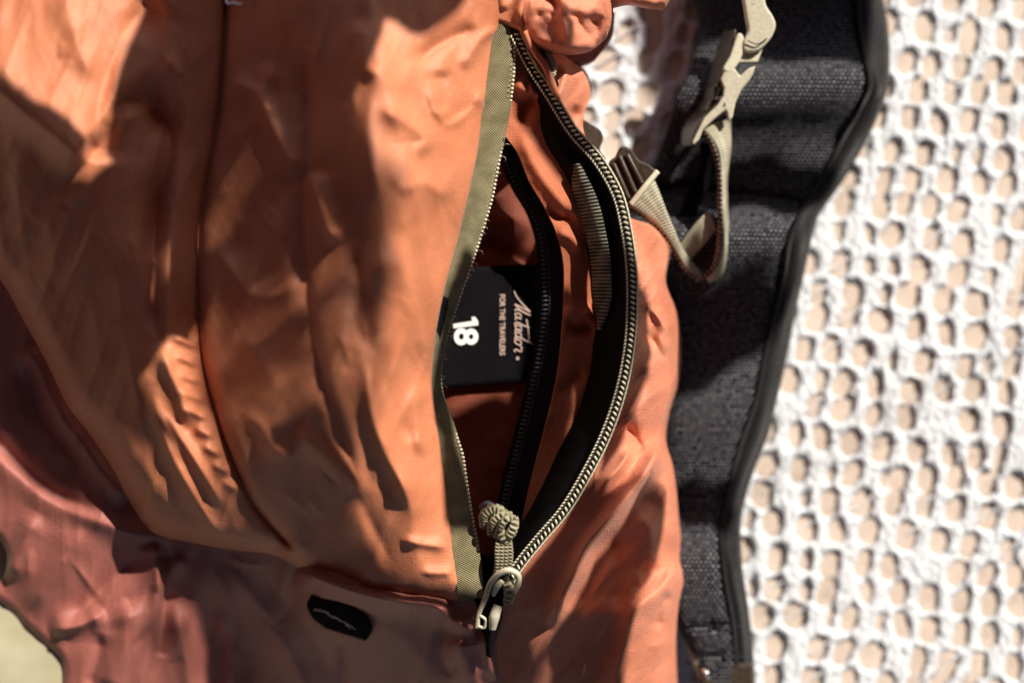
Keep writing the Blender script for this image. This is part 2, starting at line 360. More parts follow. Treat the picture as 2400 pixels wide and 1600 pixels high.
def hA(X, Y):
    Z = tps(X, Y, [(-420, -420, -20), (-420, 0, 0), (-420, 300, -40), (-200, 420, 0), (0, -420, 110), (400, -420, 90), (800, -420, 110), (1195, -420, 40), (-100, -80, 130), (150, 0, 185), (200, 300, 190), (450, 0, 120), (480, 300, 85), (480, 520, 70), (300, 600, 150), (100, 650, 70), (-100, 560, 10), (0, 650, 10), (100, 830, 10), (870, 100, 235), (880, 400, 255), (880, 800, 250), (740, 1000, 190), (500, 900, 95), (350, 900, 118), (200, 1010, 0), (350, 1240, -45), (600, 1290, -50), (800, 1370, -30), (450, 1120, 58), (700, 1180, 65), (1080, 1400, 15), (960, 1200, 80), (1160, 100, 30), (1130, 300, 30), (1060, 600, 35), (1015, 850, 35), (1050, 1200, 25), (1010, 400, 165), (960, 700, 150), (650, 200, 140), (650, 700, 145), (1200, -80, 70), (800, -80, 190), (475, 750, 75), (390, 650, 120)])
    R = lambda p, amp, *a, **k: ridge(X, Y, p, amp*1.3, *a, **k)
    Z = Z+R([(-120, 140), (0, 213), (110, 300), (212, 380)], 62, 34, 120, s=6, taper=.12)
    Z += R([(212, 385), (235, 250), (285, 110), (360, -20)], -26, 60, 26, taper=.1)
    Z += R([(150, -60), (165, 40), (215, 200)], 16, 28, 24)
    Z += R([(330, 40), (290, 110), (270, 200), (250, 300)], 22, 22, 50)
    Z += R([(250, 290), (290, 240), (350, 260), (400, 330)], -24, 24, 20)
    Z += R([(320, 170), (370, 250), (400, 330), (375, 470), (350, 620)], -34, 30, 30, taper=.2)
    Z += R([(330, 520), (360, 250), (290, 290), (270, 340)], 10, 14, 14)
    Z += R(SEAM, -22, 30, 14, s=2, taper=.03)+R(SEAM, -15, 5, 4, s=1, taper=.02)
    Z += R([(440, 190), (425, 300), (405, 430), (395, 620), (395, 800), (410, 930)], 22, 26, 30)
    Z += R([(365, 380), (362, 520), (360, 700), (370, 830)], -22, 22, 14)
    Z += R([(720, 90), (722, 220), (714, 430), (712, 560), (722, 700), (745, 850), (790, 1000), (850, 1150)], -20, 26, 12, s=2, taper=.12)
    Z += R([(600, 200), (660, 340), (700, 430)], 26, 20, 22, s=3)
    Z += R([(728, 400), (748, 470), (770, 535), (800, 575)], 46, 16, 20, s=2, taper=.2)
    Z += R([(500, 560), (540, 630), (590, 690), (650, 690), (735, 630)], 16, 24, 26, s=2)
    Z += R([(520, 760), (600, 830), (640, 900), (600, 1000)], 12, 30, 30)
    Z += R([(640, 140), (610, 210), (530, 190)], 14, 24, 24)
    Z += R([(840, 40), (850, 110), (860, 160), (910, 170)], 14, 18, 18)
    Z += R([(930, 60), (885, 190), (868, 330), (905, 520), (880, 640), (820, 740)], 34, 40, 90, s=8, taper=.2)
    Z += R([(1030, 160), (1040, 220), (1030, 270)], -14, 22, 18, s=3)
    Z += R([(1020, 300), (1070, 275), (1135, 235)], -18, 22, 18, s=3)
    Z += R([(1000, 180), (1020, 250), (1045, 290), (1100, 260), (1140, 205)], 18, 14, 16, s=2)
    Z += R([(880, 250), (960, 290), (1000, 330), (960, 370)], 20, 22, 22)
    Z += R([(960, 160), (1020, 110), (1120, 60)], -18, 16, 20, s=3)
    Z += R([(1080, 170), (1130, 90), (1175, 60)], 12, 12, 12)
    Z += R([(930, 460), (985, 430), (1060, 470)], 10, 20, 20)
    Z += R([(905, 540), (950, 640), (985, 760), (1000, 880)], 24, 40, 26)
    Z += R([(820, 560), (850, 700), (870, 850)], -22, 30, 26)
    Z += R([(868, 830), (870, 950), (905, 1060), (950, 1150), (975, 1230)], 34, 20, 26, s=3)
    Z += R([(985, 890), (975, 980), (990, 1080)], 14, 16, 16)
    Z += R([(900, 860), (925, 960), (960, 1050)], -8, 18, 18)
    Z += R([(745, 940), (790, 1080), (850, 1190), (900, 1290), (925, 1370)], -12, 26, 24, s=3)
    Z += R([(680, 1000), (730, 1040), (800, 1100), (860, 1180)], 22, 30, 22)
    Z += R([(560, 960), (610, 1000), (640, 1050), (700, 1080)], 14, 20, 20)
    Z += R([(930, 1262), (1000, 1276), (1058, 1282)], 12, 9, 12, s=2, taper=.3)
    Z += R([(980, 1340), (1030, 1343), (1068, 1340)], 10, 8, 12, s=2, taper=.3)
    Z += R([(372, 800), (395, 860), (425, 930), (440, 1010)], 30, 20, 18)
    Z += R([(380, 960), (440, 1050), (490, 1130), (528, 1200)], 18, 16, 12, s=2)
    Z += R([(350, 900), (400, 1060), (460, 1170), (535, 1285)], 18, 22, 14, s=2)
    Z += R([(250, 930), (330, 1080), (430, 1230)], 10, 30, 30)
    for i in range(9):                          # gathers pulled into the seam
        y = 800+i*42; f = i/8; sx = 472+.0009*(y-800)**2
        Z += R([(sx-75+20*f, y-14), (sx-35, y+2), (sx-4, y+16)], 15-5*f, 10, 13, s=2, taper=.35)
    Z += 13*crumple(X, Y, 120, 21, -.15, 4.5, 2)+7*crumple(X, Y, 60, 31, .35, 5, 2)+7*crumple(X, Y, 150, 41, 1.0, 3.0, 2)+1.6*crumple(X, Y, 40, 35, -.5, 3.5, 2)
    if X.size > 500: Z += creases(X, Y, 26, (520, 60, 1050, 1300), .15, .35, 5)+creases(X, Y, 16, (20, 50, 440, 1100), .25, .45, 6, 5)
    d, _ = poly_d(X, Y, TL); Z += -10*np.exp(-np.abs(d)/9)
    return Z
ABOT = [(-420, 300), (-220, 440), (-100, 560), (0, 655), (60, 760), (110, 850), (165, 960), (205, 1010), (265, 1100), (310, 1185), (350, 1240), (470, 1275), (560, 1290), (640, 1300), (700, 1330), (820, 1385), (930, 1405), (1082, 1410)]
XY = coons([(-420, -420), (400, -420), (1195, -420)], ABOT, [(-420, -420), (-420, 300)], [(1195, -420), (1195, -200)]+TL, 470, 520)
Z = hA(XY[..., 0], XY[..., 1])
d, t_ = poly_d(XY[..., 0], XY[..., 1], ABOT); e = np.clip(1-np.abs(d)/60, 0, 1); Z -= 60*e**2.5
front = grid('front_panel', np.dstack([XY, Z]), ORANGE, bp, label='front panel with long puckered seam, half in shade')
front.modifiers.new('thickness', 'SOLIDIFY').thickness = 3*K
# stitches in the seam, hem strip
mb = MB()
for y in [592, 602, 735, 742, 755, 762, 60, 50]:
    sx = np.interp(y, [p[1] for p in SEAM], [p[0] for p in SEAM])-1
    z = float(hA(np.array([sx]), np.array([float(y)]))[0]); mb.tube([(sx, y-3, z+4), (sx+2, y+3, z+5)], 1.6, seg=4, n=2)
mb.build('stitch_thread', PRINT2, front, kind='stuff')
z0 = float(hA(np.array([545.]), np.array([10.]))[0])+16
MB().tube([(530, 0, z0), (532, 8, z0+4), (548, 7, z0+6), (560, 10, z0+5), (567, 9, z0+3)], [3, 3.4, 2.6], seg=6, n=12).build('loose_thread', PRINT, front)

# --- lower body (left side and bottom), dropping away to the ground
def hB(X, Y):
    Z = tps(X, Y, [(-420, 220, -90), (-430, 700, -190), (-330, 1130, -215), (-100, 500, -60), (-100, 800, -120), (-100, 1100, -170), (0, 1075, -150), (100, 900, -120), (230, 1100, -110), (230, 1225, -125), (350, 1255, -150), (-100, 1330, -205), (0, 1400, -205), (145, 1545, -210), (150, 1700, -220), (50, 1250, -160), (250, 1400, -165), (300, 1550, -200), (365, 1400, -180), (365, 1600, -260), (500, 1300, -165), (500, 1500, -320), (600, 1700, -430), (800, 1400, -90), (800, 1550, -280), (850, 1700, -430), (1000, 1400, -40), (1000, 1500, -140), (1130, 1370, -40), (1130, 1500, -80), (1160, 1600, -170), (1180, 1700, -290), (1000, 1620, -250)])
    R = lambda *a, **k: ridge(X, Y, *a, **k)
    Z = Z+R([(-100, 1000), (0, 1078), (102, 1165), (230, 1222), (350, 1255), (420, 1262)], 32, 30, 40, s=2, taper=.05)
    Z += R([(-100, 930), (20, 1060), (120, 1150), (240, 1200)], -34, 30, 16)
    Z += R([(60, 800), (130, 950), (230, 1090), (300, 1180)], 34, 26, 30, taper=.1)
    Z += R([(30, 800), (90, 980), (200, 1120)], -30, 26, 30)
    Z += R([(95, 1200), (60, 1250), (40, 1300), (20, 1370)], 30, 24, 30, s=3)
    Z += R([(200, 1230), (150, 1310), (95, 1390), (60, 1440)], 26, 34, 22, s=3)
    Z += R([(340, 1290), (250, 1370), (150, 1470)], -30, 30, 24, s=3)
    Z += R([(250, 1430), (190, 1462), (110, 1480)], 34, 26, 14, s=3)
    Z += R([(140, 1500), (190, 1500), (240, 1478)], -8, 20, 26)
    Z += R([(290, 1400), (310, 1470), (280, 1550), (250, 1640)], 40, 40, 34, s=8, taper=.2)
    Z += R([(240, 1480), (225, 1550), (205, 1620)], -20, 16, 18)
    Z += R([(362, 1270), (370, 1350), (369, 1430), (352, 1520), (325, 1640)], 26, 26, 7, s=2, taper=.06)
    Z += R([(382, 1290), (388, 1370), (382, 1460), (366, 1540)], -16, 9, 16, s=2, taper=.06)
    Z += R([(395, 1400), (425, 1480), (442, 1560), (452, 1700)], 46, 26, 24, s=6, taper=.25)
    Z += R([(440, 1300), (400, 1340), (380, 1400)], 18, 20, 20)
    Z += R([(480, 1290), (530, 1400), (550, 1560), (555, 1700)], 22, 34, 20, s=3)
    Z += R([(500, 1300), (590, 1400), (690, 1560), (750, 1700)], 20, 34, 22, s=3)
    Z += R([(600, 1330), (680, 1420), (740, 1500), (790, 1620)], -14, 24, 20, s=3)
    Z += R([(690, 1335), (760, 1362), (850, 1392), (940, 1410), (1030, 1424), (1062, 1440)], 66, 22, 17, s=4, taper=.12)
    Z += R([(1030, 1410), (1050, 1445), (1090, 1470), (1128, 1474)], 36, 18, 18, s=3, taper=.2)
    Z += R([(1075, 1470), (1080, 1530), (1110, 1600), (1150, 1660)], 44, 34, 30, s=10, taper=.25)
    Z += R([(1050, 1440), (1040, 1520), (1060, 1600)], -22, 20, 26)
    Z += R([(1128, 1474), (1145, 1530), (1155, 1600)], 30, 22, 10, s=2)
    Z += R([(802, 1495), (803, 1560), (800, 1700)], -16, 10, 10, s=2, taper=.08)
    Z += R([(870, 1450), (960, 1510), (1030, 1620)], 14, 40, 40)
    Z += 18*crumple(X, Y, 95, 61, .3, 4.5, 2)+4*crumple(X, Y, 45, 71, .0, 5, 2)
    if X.size > 500: Z += creases(X, Y, 34, (-40, 1120, 1120, 1600), -.1, .5, 8, 7)
    return Z
BTOP = [(-420, 220), (-220, 360), (-100, 480), (30, 640), (140, 830), (240, 990), (330, 1150), (400, 1210), (560, 1240), (700, 1285), (820, 1335), (950, 1370), (1100, 1385)]
XY = coons(BTOP, [(150, 1720), (600, 1720), (1180, 1720)], [(-420, 220), (-430, 700), (-330, 1130), (-100, 1240), (-15, 1250), (14, 1290), (8, 1350), (-20, 1385), (20, 1425), (51, 1458), (102, 1504), (143, 1545), (146, 1620), (150, 1720)], [(1100, 1385), (1118, 1420), (1130, 1474), (1150, 1540), (1165, 1600), (1180, 1720)], 360, 330)
Z = hB(XY[..., 0], XY[..., 1])
ed = [(-100, 1240), (-15, 1250), (14, 1290), (8, 1350), (-20, 1385), (20, 1425), (51, 1458), (102, 1504), (143, 1545), (146, 1620), (150, 1720)]
d, _ = poly_d(XY[..., 0], XY[..., 1], ed); Z -= 16*np.clip(1-np.abs(d)/20, 0, 1)**2
lower = grid('lower_body_panel', np.dstack([XY, Z]), SHADE_ORANGE, bp, label='bottom of the bag in orange darkened for its shade, with deep folds')

# logo patch, dark, with an embroidered stroke
def on(f, pts, dz=0): return [(x, y, float(f(np.array([float(x)]), np.array([float(y)]))[0])+dz) for x, y in pts]
def draped(name, A, B, f, dz, m_, parent, n=30, m=12, **kw):
    P = loft(np.array([(x, y, 0) for x, y in A], float), np.array([(x, y, 0) for x, y in B], float), n, m)
    P[..., 2] = f(P[..., 0], P[..., 1])+dz; return grid(name, P, m_, parent, 3, **kw)
patch = draped('logo_patch', [(728, 1396), (720, 1414), (732, 1444), (762, 1470)], [(826, 1422), (858, 1444), (872, 1476), (858, 1500)], lambda X, Y: hB(X, Y)+16*np.sin(np.clip((Y-.34*(X-716)-1380)/85, 0, 1)*math.pi), 3, LABEL, bp, label='small black cloth tab with a light embroidered mark')
patch.location = (0, 0, 0)
mb = MB(); q = cr([(738, 1428), (756, 1429), (775, 1440), (800, 1452), (818, 1463), (834, 1472)], 24)
zz = [1, -3, 2, -2, 3, -2, 2, -4, 2, -1, 3, -3, 1, -2, 3, -1, 1, -3, 5, -2, 1, -2, 2, -1]
mb.tube(on(hB, [(a, b+zz[i]*.9) for i, (a, b) in enumerate(q)], 19), [2.8, 2.4, 3.0, 2.4, 2.0], seg=6, step=2)
mb.tube(on(hB, [(a, b+5+.5*zz[-i]) for i, (a, b) in enumerate(q)], 18), [1.6, 2.0, 1.2], seg=5, step=3)
mb.build('embroidered_mark', PRINT2, patch)

# --- right body panel
DL = [(x+13+(0 if y > 300 else -2), y) for x, y in RT[1:]]+[(1165, 1450), (1168, 1560), (1180, 1720)]
DR = [(1240, 40), (1290, 100), (1330, 128), (1378, 175), (1386, 215), (1372, 255), (1350, 290), (1380, 345), (1430, 430), (1475, 508), (1530, 530), (1566, 571), (1561, 663), (1587, 735), (1596, 816), (1592, 888), (1568, 969), (1561, 1031), (1577, 1092), (1592, 1224), (1603, 1357), (1592, 1408), (1585, 1480), (1587, 1600), (1590, 1720)]
def hD(X, Y):
    Z = tps(X, Y, [(1220, 90, 0), (1300, 230, -5), (1380, 220, -120), (1350, 290, -110), (1415, 380, 0), (1485, 560, 10), (1495, 714, 10), (1560, 600, -110), (1590, 800, -190), (1550, 800, -60), (1470, 902, 5), (1430, 1024, 0), (1520, 950, -50), (1570, 1000, -190), (1335, 1198, 0), (1226, 1330, 0), (1165, 1450, -50), (1400, 1300, -30), (1300, 1400, -40), (1500, 1200, -50), (1590, 1224, -200), (1540, 1100, -90), (1600, 1357, -210), (1500, 1400, -70), (1400, 1500, -110), (1585, 1600, -220), (1500, 1600, -150), (1180, 1720, -160), (1300, 1600, -140), (1590, 1720, -260)])
    R = lambda *a, **k: ridge(X, Y, *a, **k)
    Z = Z+R([(1560, 1020), (1514, 1106), (1460, 1180), (1412, 1234), (1376, 1275), (1345, 1345), (1310, 1407), (1274, 1470)], 95, 22, 17, s=3, taper=.12)
    Z += R([(1530, 1120), (1470, 1220), (1400, 1330), (1340, 1440)], -40, 34, 30, taper=.15)
    Z += R([(1486, 1040), (1455, 1090), (1410, 1140), (1390, 1170)], 36, 12, 12, s=2)
    Z += R([(1470, 990), (1490, 1030), (1510, 1060)], -26, 12, 12, s=2)
    Z += R([(1500, 830), (1530, 890), (1500, 960), (1480, 1020)], 26, 22, 22)
    Z += R([(1505, 560), (1515, 640), (1540, 720), (1560, 800), (1562, 880)], 30, 26, 26)
    Z += R([(1500, 690), (1530, 760), (1520, 830)], -22, 14, 18)
    Z += R([(1490, 700), (1540, 740), (1575, 790)], 22, 12, 14, s=2)
    Z += R([(1490, 770), (1520, 790), (1560, 850)], -18, 10, 12, s=2)
    Z += R([(1566, 1040), (1572, 1110), (1578, 1200), (1585, 1300)], 40, 30, 18, s=5)
    Z += R([(1480, 1190), (1530, 1260), (1520, 1340)], 30, 26, 30)
    Z += R([(1430, 1230), (1450, 1330), (1440, 1440)], -26, 26, 26)
    Z += R([(1600, 1310), (1545, 1385), (1490, 1430), (1470, 1500), (1440, 1600), (1430, 1720)], 80, 22, 60, s=4, taper=.1)
    Z += R([(1570, 1380), (1548, 1430), (1540, 1480)], -24, 9, 12, s=2)
    Z += R([(1330, 1400), (1290, 1500), (1260, 1620)], 20, 26, 26)
    Z += R([(1240, 1380), (1230, 1500), (1220, 1650)], 14, 26, 26)
    Z += R([(1310, 120), (1325, 170), (1310, 240), (1316, 290)], 46, 14, 14, s=3)
    Z += R([(1350, 150), (1360, 220), (1345, 270)], 22, 14, 14, s=3)
    Z += 15*crumple(X, Y, 58, 81, .5, 5, 2)+5*crumple(X, Y, 30, 91, .75, 5, 2)
    if X.size > 500: Z += creases(X, Y, 20, (1230, 620, 1580, 1560), -.5, .4, 9, 7, (40, 130))
    return Z
P = loft(np.array(DL, float), np.array(DR, float), 520, 110); X, Y = P[..., 0], P[..., 1]
Zd = hD(X, Y); v = np.linspace(0, 1, 110)[None]; Zd = Zd-90*np.clip((v-.9)/.1, 0, 1)**2
right = grid('right_side_panel', np.dstack([P, Zd]), ROSE, bp, label='narrow side panel with sharp diagonal creases')

# --- gathered top roll
def patch_rect(name, top, bot, left, right_, ctl, ridges, m_, amp=12, sc=70, seed=5, nu=120, nv=120, drop=40, thick=3, **kw):
    XY = coons(top, bot, left, right_, nu, nv); X, Y = XY[..., 0], XY[..., 1]; Z = tps(X, Y, ctl)
    for r in ridges: Z = Z+ridge(X, Y, *r[:3], *(r[3:]))
    Z = Z+amp*crumple(X, Y, sc, seed, .6, 1.6)
    u = np.linspace(-1, 1, nu)[None]; v = np.linspace(-1, 1, nv)[:, None]
    Z = Z-drop*np.clip((np.maximum(0*np.abs(u)+u, v)-.85)/.15, 0, 1)**2
    return grid(name, np.dstack([XY, Z]), m_, bp, thick, **kw)
patch_rect('rolled_top', [(1205, -300), (1330, -300), (1420, -300)], [(1250, 118), (1320, 128), (1385, 118), (1420, 90)], [(1205, -300), (1215, -60), (1225, 30), (1250, 118)], [(1420, -300), (1400, -60), (1432, 0), (1435, 50), (1420, 90)],
    [(1215, -60, 30), (1400, -60, 40), (1330, 40, 90), (1250, 118, 20), (1385, 118, 30), (1430, 0, 30), (1300, 80, 80), (1420, 90, -10)],
    [([(1318, -10), (1322, 40), (1335, 112)], 30, 12, 18, 2), ([(1230, -30), (1290, 0), (1322, 34)], -34, 16, 10, 2), ([(1270, 30), (1320, 40), (1380, 25)], -16, 8, 12, 2), ([(1345, 20), (1360, 60), (1390, 95)], -14, 12, 8, 2), ([(1330, 20), (1370, 30), (1410, 10)], 16, 12, 12), ([(1390, 30), (1395, 80), (1380, 110)], -20, 12, 12), ([(1250, 20), (1300, 60), (1320, 40)], -18, 16, 16), ([(1240, 80), (1320, 112), (1390, 108)], 20, 14, 12)],
    ROSE, amp=6, sc=44, seed=103, label='puffed fold of gathered fabric at the top of the opening')
patch_rect('rolled_top', [(1400, -300), (1480, -300), (1560, -300)], [(1425, 22), (1470, 12), (1520, 20), (1556, 24)], [(1400, -300), (1395, -70), (1415, -20), (1425, 22)], [(1560, -300), (1585, -70), (1578, -20), (1556, 24)],
    [(1395, -70, 20), (1585, -70, 0), (1490, -30, 40), (1425, 22, 0), (1556, 24, -20)],
    [([(1445, -40), (1440, 20)], -20, 10, 10), ([(1460, 0), (1500, 10), (1545, 10)], 16, 14, 10)], ROSE, amp=9, sc=50, seed=113, nu=80, nv=60)
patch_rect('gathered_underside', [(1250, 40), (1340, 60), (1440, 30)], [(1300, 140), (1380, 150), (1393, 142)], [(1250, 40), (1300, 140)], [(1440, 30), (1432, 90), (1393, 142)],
    [(1250, 40, -60), (1440, 30, -90), (1340, 100, -60), (1393, 142, -130), (1300, 140, -60)], [], SHADE_ORANGE, amp=8, sc=50, seed=123, nu=60, nv=60)
# fabric cap where the zipper begins
patch_rect('zipper_garage', [(1120, -80), (1180, -80), (1238, -80)], [(1170, 52), (1196, 62), (1216, 72), (1226, 82)], [(1120, -80), (1150, -10), (1170, 52)], [(1238, -80), (1236, 0), (1226, 82)],
    [(1120, -80, 60), (1238, -80, 50), (1170, 52, 26), (1226, 82, 24), (1200, -10, 40)], [([(1236, -60), (1222, 0), (1214, 60)], 16, 10, 8), ([(1160, -40), (1185, 30)], 12, 12, 12)], ORANGE, amp=6, sc=60, seed=133, nu=60, nv=80, drop=14)

# --- left zipper: tape with coil along its right edge
def zl(y): return np.interp(y, [0, 60, 400, 850, 1000, 1410], [40, 20, 22, 18, 10, 0])
A_ = [(x-6, y, zl(y)-2) for x, y in TL]; B_ = []
ys = [p[1] for p in TT]; xs = [p[0] for p in TT]
B_ = [(float(np.interp(y, ys, xs)), y+(0 if y < 1300 else -12), zl(y)-(38 if 250 < y < 1000 else 22)) for x, y in TL]
ltape = ribbon('zipper_tape', A_, B_, OLIVE, bp, m=16, step=5, bulge=6, thick=4, label='olive zipper tape along the left lip of the opening')
def coil(path, pitch, rows, mat_, name, parent, zf=None):
    q = cr(np.array(path, float), step=pitch); t = np.gradient(q[:, :2], axis=0); t /= np.linalg.norm(t, axis=1)[:, None]; nrm = np.stack([-t[:, 1], t[:, 0]], -1)
    mb = MB()
    for (off, ph, r, ang, dz) in rows:
        for i in range(len(q)-1):
            c0 = q[i]*(1-ph)+q[i+1]*ph; ax = t[i]*math.cos(ang)+nrm[i]*math.sin(ang)
            mb.bead((c0[0]+nrm[i][0]*off, c0[1]+nrm[i][1]*off, c0[2]+dz), ax, r)
    return mb.build(name, mat_, parent, kind='stuff')
LT = [(float(np.interp(y, ys, xs)), float(y), float(zl(y)-(38 if 250 < y < 1000 else 22))) for y in range(66, 1340, 40)]
coil(LT, 9.5, [(2, 0, (4.2, 4.0, 4), 1.2, 4)], COIL, 'zipper_teeth', ltape)
coil(LT[:26], 12.5, [(10, 0, (5.5, 3.2, 3), .9, 8), (20, .5, (5.5, 3.2, 3), 2.2, 9)], OLIVE, 'zipper_coil', ltape)
coil(LT[:26], 12.5, [(15, .25, (4.0, 2.6, 2.0), .9, 7), (6, .7, (3.2, 2.2, 2.0), 2.2, 6)], COILD, 'zipper_coil_gap', ltape)
# narrow black facing between the panel edge and the coil lower down
ribbon('zipper_facing', [(1034, 690, 20), (1018, 760, 20), (1008, 800, 20), (1004, 892, 18), (1018, 990, 12), (1032, 1060, 8)], [(1052, 700, 16), (1040, 760, 10), (1026, 820, 4), (1022, 892, 0), (1034, 965, -4), (1050, 1010, -4)], BLACKT, bp, m=5, thick=2, label='thin black facing along the waist of the left lip')

# --- right zipper
def zr(y): return np.interp(y, [60, 200, 500, 900, 1330], [8, 20, 34, 26, 6])
RZ = [(x, y, float(zr(y))) for x, y in RT]
def off(path, o, dz=0):
    q = cr(np.array(path, float), 60); t = np.gradient(q[:, :2], axis=0); t /= np.linalg.norm(t, axis=1)[:, None]
    r = q.copy(); r[:, 0] += -t[:, 1]*o; r[:, 1] += t[:, 0]*o; r[:, 2] += dz; return r
rbase = ribbon('zipper_tape', off(RZ, 13, -3), off(RZ, -15, -4), COILD, bp, m=6, step=6, thick=4, label='dark zipper tape along the right lip of the opening')
coil(RZ[1:], 12.5, [(-2.5, 0, (6.8, 2.9, 3.5), 2.15, 4)], COIL, 'zipper_teeth', rbase)
coil([tuple(p) for p in off(RZ[1:], 11, 2)], 8.5, [(0, 0, (4.6, 2.2, 3), .5, 1)], COIL, 'coil_edge', rbase)
MB().tube(off(RZ[1:], -12.5, 1), 2.2, seg=6, step=5, wob=(.25, 2.4)).build('coil_cord', COIL, rbase)
ZRI = [(1208, 117), (1259, 225), (1269, 316), (1305, 388), (1341, 459), (1366, 536), (1382, 612), (1387, 689), (1397, 765), (1392, 800), (1376, 882), (1351, 953), (1310, 1030), (1274, 1106), (1234, 1183), (1205, 1262), (1190, 1350)]
def zri(y): return np.interp(y, [100, 380, 640, 900, 1180, 1350], [-22, -32, -75, -120, -110, -50])
IN = [(x, y, float(zri(y))) for x, y in ZRI]
q = cr(np.array(RZ, float), 400); OUT = []
for x, y, z in IN:
    j = np.argmin(np.abs(q[:, 1]-(y-0.06*(y-700)))); OUT.append((q[j, 0]-11, q[j, 1], q[j, 2]-8))
def rib_prof(X, Y, v): return 30*np.exp(-((v-.32)/.24)**2)*np.exp(-((Y-520)/190)**2)
ribbon('ribbed_webbing', IN, OUT, BLACKT, bp, m=24, step=4, thick=4, prof=rib_prof, label='wide tape inside the right lip, black standing in for its shade')  # black colour carries the shade on this tape
j0, j1 = 2, 10
a_ = np.array(IN); b_ = np.array(OUT); qa = a_*.96+b_*.04; qb = a_*.42+b_*.58
qa = cr(qa, 120); qb = cr(qb, 120); k0 = 26; k1 = 64; f_ = np.clip((np.arange(120)-k1+9)/9, 0, 1)[:, None]**1.5; qb = qb*(1-f_*.9)+qa*f_*.9; f_ = np.clip((k0+8-np.arange(120))/8, 0, 1)[:, None]**1.5; qa = qa*(1-f_*.8)+qb*f_*.8
def rpz(q_, v_): q_ = q_.copy(); q_[:, 2] += 13+rib_prof(q_[:, 0], q_[:, 1], v_); return q_
ribbon('ribbed_webbing', rpz(qa, .04)[k0:k1], rpz(qb, .58)[k0:k1], SUN_RIB, bp, m=16, step=3, thick=4, bulge=13, label='sunlit part of the tape inside the right lip, coloured as a pale ribbed strip')  # pale strip paints the stretch of the same tape that the sun reaches

# --- lining seen through the opening
def hI(X, Y):
    Z = tps(X, Y, [(1190, 150, -10), (1260, 200, -20), (1200, 320, -20), (1290, 400, -20), (1340, 520, -35), (1310, 620, -62), (1390, 700, -100), (1320, 800, -80), (1380, 850, -105), (1250, 1100, -85), (1320, 1000, -95), (1220, 1200, -85)])
    R = lambda *a, **k: ridge(X, Y, *a, **k)
    Z = Z+R([(1205, 190), (1240, 215), (1262, 205)], 26, 14, 16)+R([(1220, 300), (1232, 250), (1265, 220)], -24, 12, 12)
    Z += R([(1210, 290), (1260, 400), (1320, 480), (1352, 530)], 26, 22, 20)+R([(1280, 480), (1320, 510), (1350, 500)], -22, 10, 10)
    Z += R([(1300, 540), (1340, 560), (1365, 590)], 16, 10, 12)+R([(1320, 770), (1370, 775), (1395, 760)], -24, 14, 16)+R([(1315, 720), (1370, 740), (1392, 720)], 14, 18, 14)
    Z += R([(1300, 930), (1340, 900), (1370, 860)], -14, 14, 14)+R([(1245, 1000), (1300, 960)], 12, 14, 14)
    return Z+8*crumple(X, Y, 90, 141, .3, 2)
P = loft(np.array([(1170, 120), (1178, 240), (1184, 318), (1210, 354), (1240, 425), (1276, 487), (1305, 551), (1319, 612), (1321, 689), (1317, 765), (1312, 825), (1303, 890), (1281, 985), (1261, 1060), (1238, 1150), (1215, 1260)], float), np.array([(1225, 110), (1280, 225), (1290, 316), (1325, 388), (1361, 459), (1386, 536), (1402, 612), (1407, 689), (1412, 765), (1407, 810), (1391, 890), (1366, 960), (1325, 1040), (1290, 1110), (1225, 1250)], float), 300, 50)
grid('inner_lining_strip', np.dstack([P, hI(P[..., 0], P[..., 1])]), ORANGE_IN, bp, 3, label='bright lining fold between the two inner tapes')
IT = [(1160, 330), (1185, 375), (1218, 454-8), (1250, 500), (1270, 561), (1277, 638), (1278, 714), (1270, 800), (1249, 902), (1228, 989), (1208, 1065), (1193, 1126), (1180, 1183), (1168, 1240)]
ITR = [(1180, 318), (1208, 350), (1240, 423), (1276, 485), (1307, 551), (1322, 612), (1325, 689), (1320, 765), (1307, 880), (1284, 985), (1264, 1060), (1250, 1120), (1238, 1183), (1220, 1240)]
inz = ribbon('inner_zipper_tape', [(x-16, y, -140) for x, y in IT], [(x+8, y, -96) for x, y in ITR], BLACKT, bp, m=10, step=6, bulge=8, thick=3, label='black tape of the inner zipper')
coil([(x, y, -122) for x, y in IT], 10.5, [(0, 0, (8, 2.6, 3), 1.45, 6)], BCOIL, 'zipper_teeth', inz)
coil([(x+10, y, -114) for x, y in IT], 7, [(0, 0, (3, 1.6, 2), 0.0, 4)], BCOIL, 'tape_stitching', inz)
def hP(X, Y):
    return -185+ridge(X, Y, [(1120, 560), (1190, 600), (1270, 625)], -22, 12, 26)+ridge(X, Y, [(1100, 500), (1180, 520), (1240, 500)], 16, 30, 30)+8*crumple(X, Y, 120, 151)-20*np.clip((1060-X)/60, 0, 1)
P = loft(np.array([(1100, 260), (1000, 600), (985, 900), (1010, 1300)], float), np.array([(1300, 260), (1330, 600), (1340, 900), (1260, 1300)], float), 160, 60)
grid('pocket_lining', np.dstack([P, hP(P[..., 0], P[..., 1])]), mat('shade_maroon_lining', (.15, .04, .025), .6, .2, build=fabric_nodes((.17, .042, .024), (.23, .06, .034))), bp, 3, label='lining at the back of the inner pocket, shade put into its maroon')  # lining orange darkened to maroon for the shade inside the pocket
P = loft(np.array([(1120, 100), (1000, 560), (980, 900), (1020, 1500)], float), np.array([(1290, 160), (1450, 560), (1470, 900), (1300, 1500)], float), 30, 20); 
grid('back_lining', np.dstack([P, -300+0*P[..., 0]]), BLACKT, bp, 3)
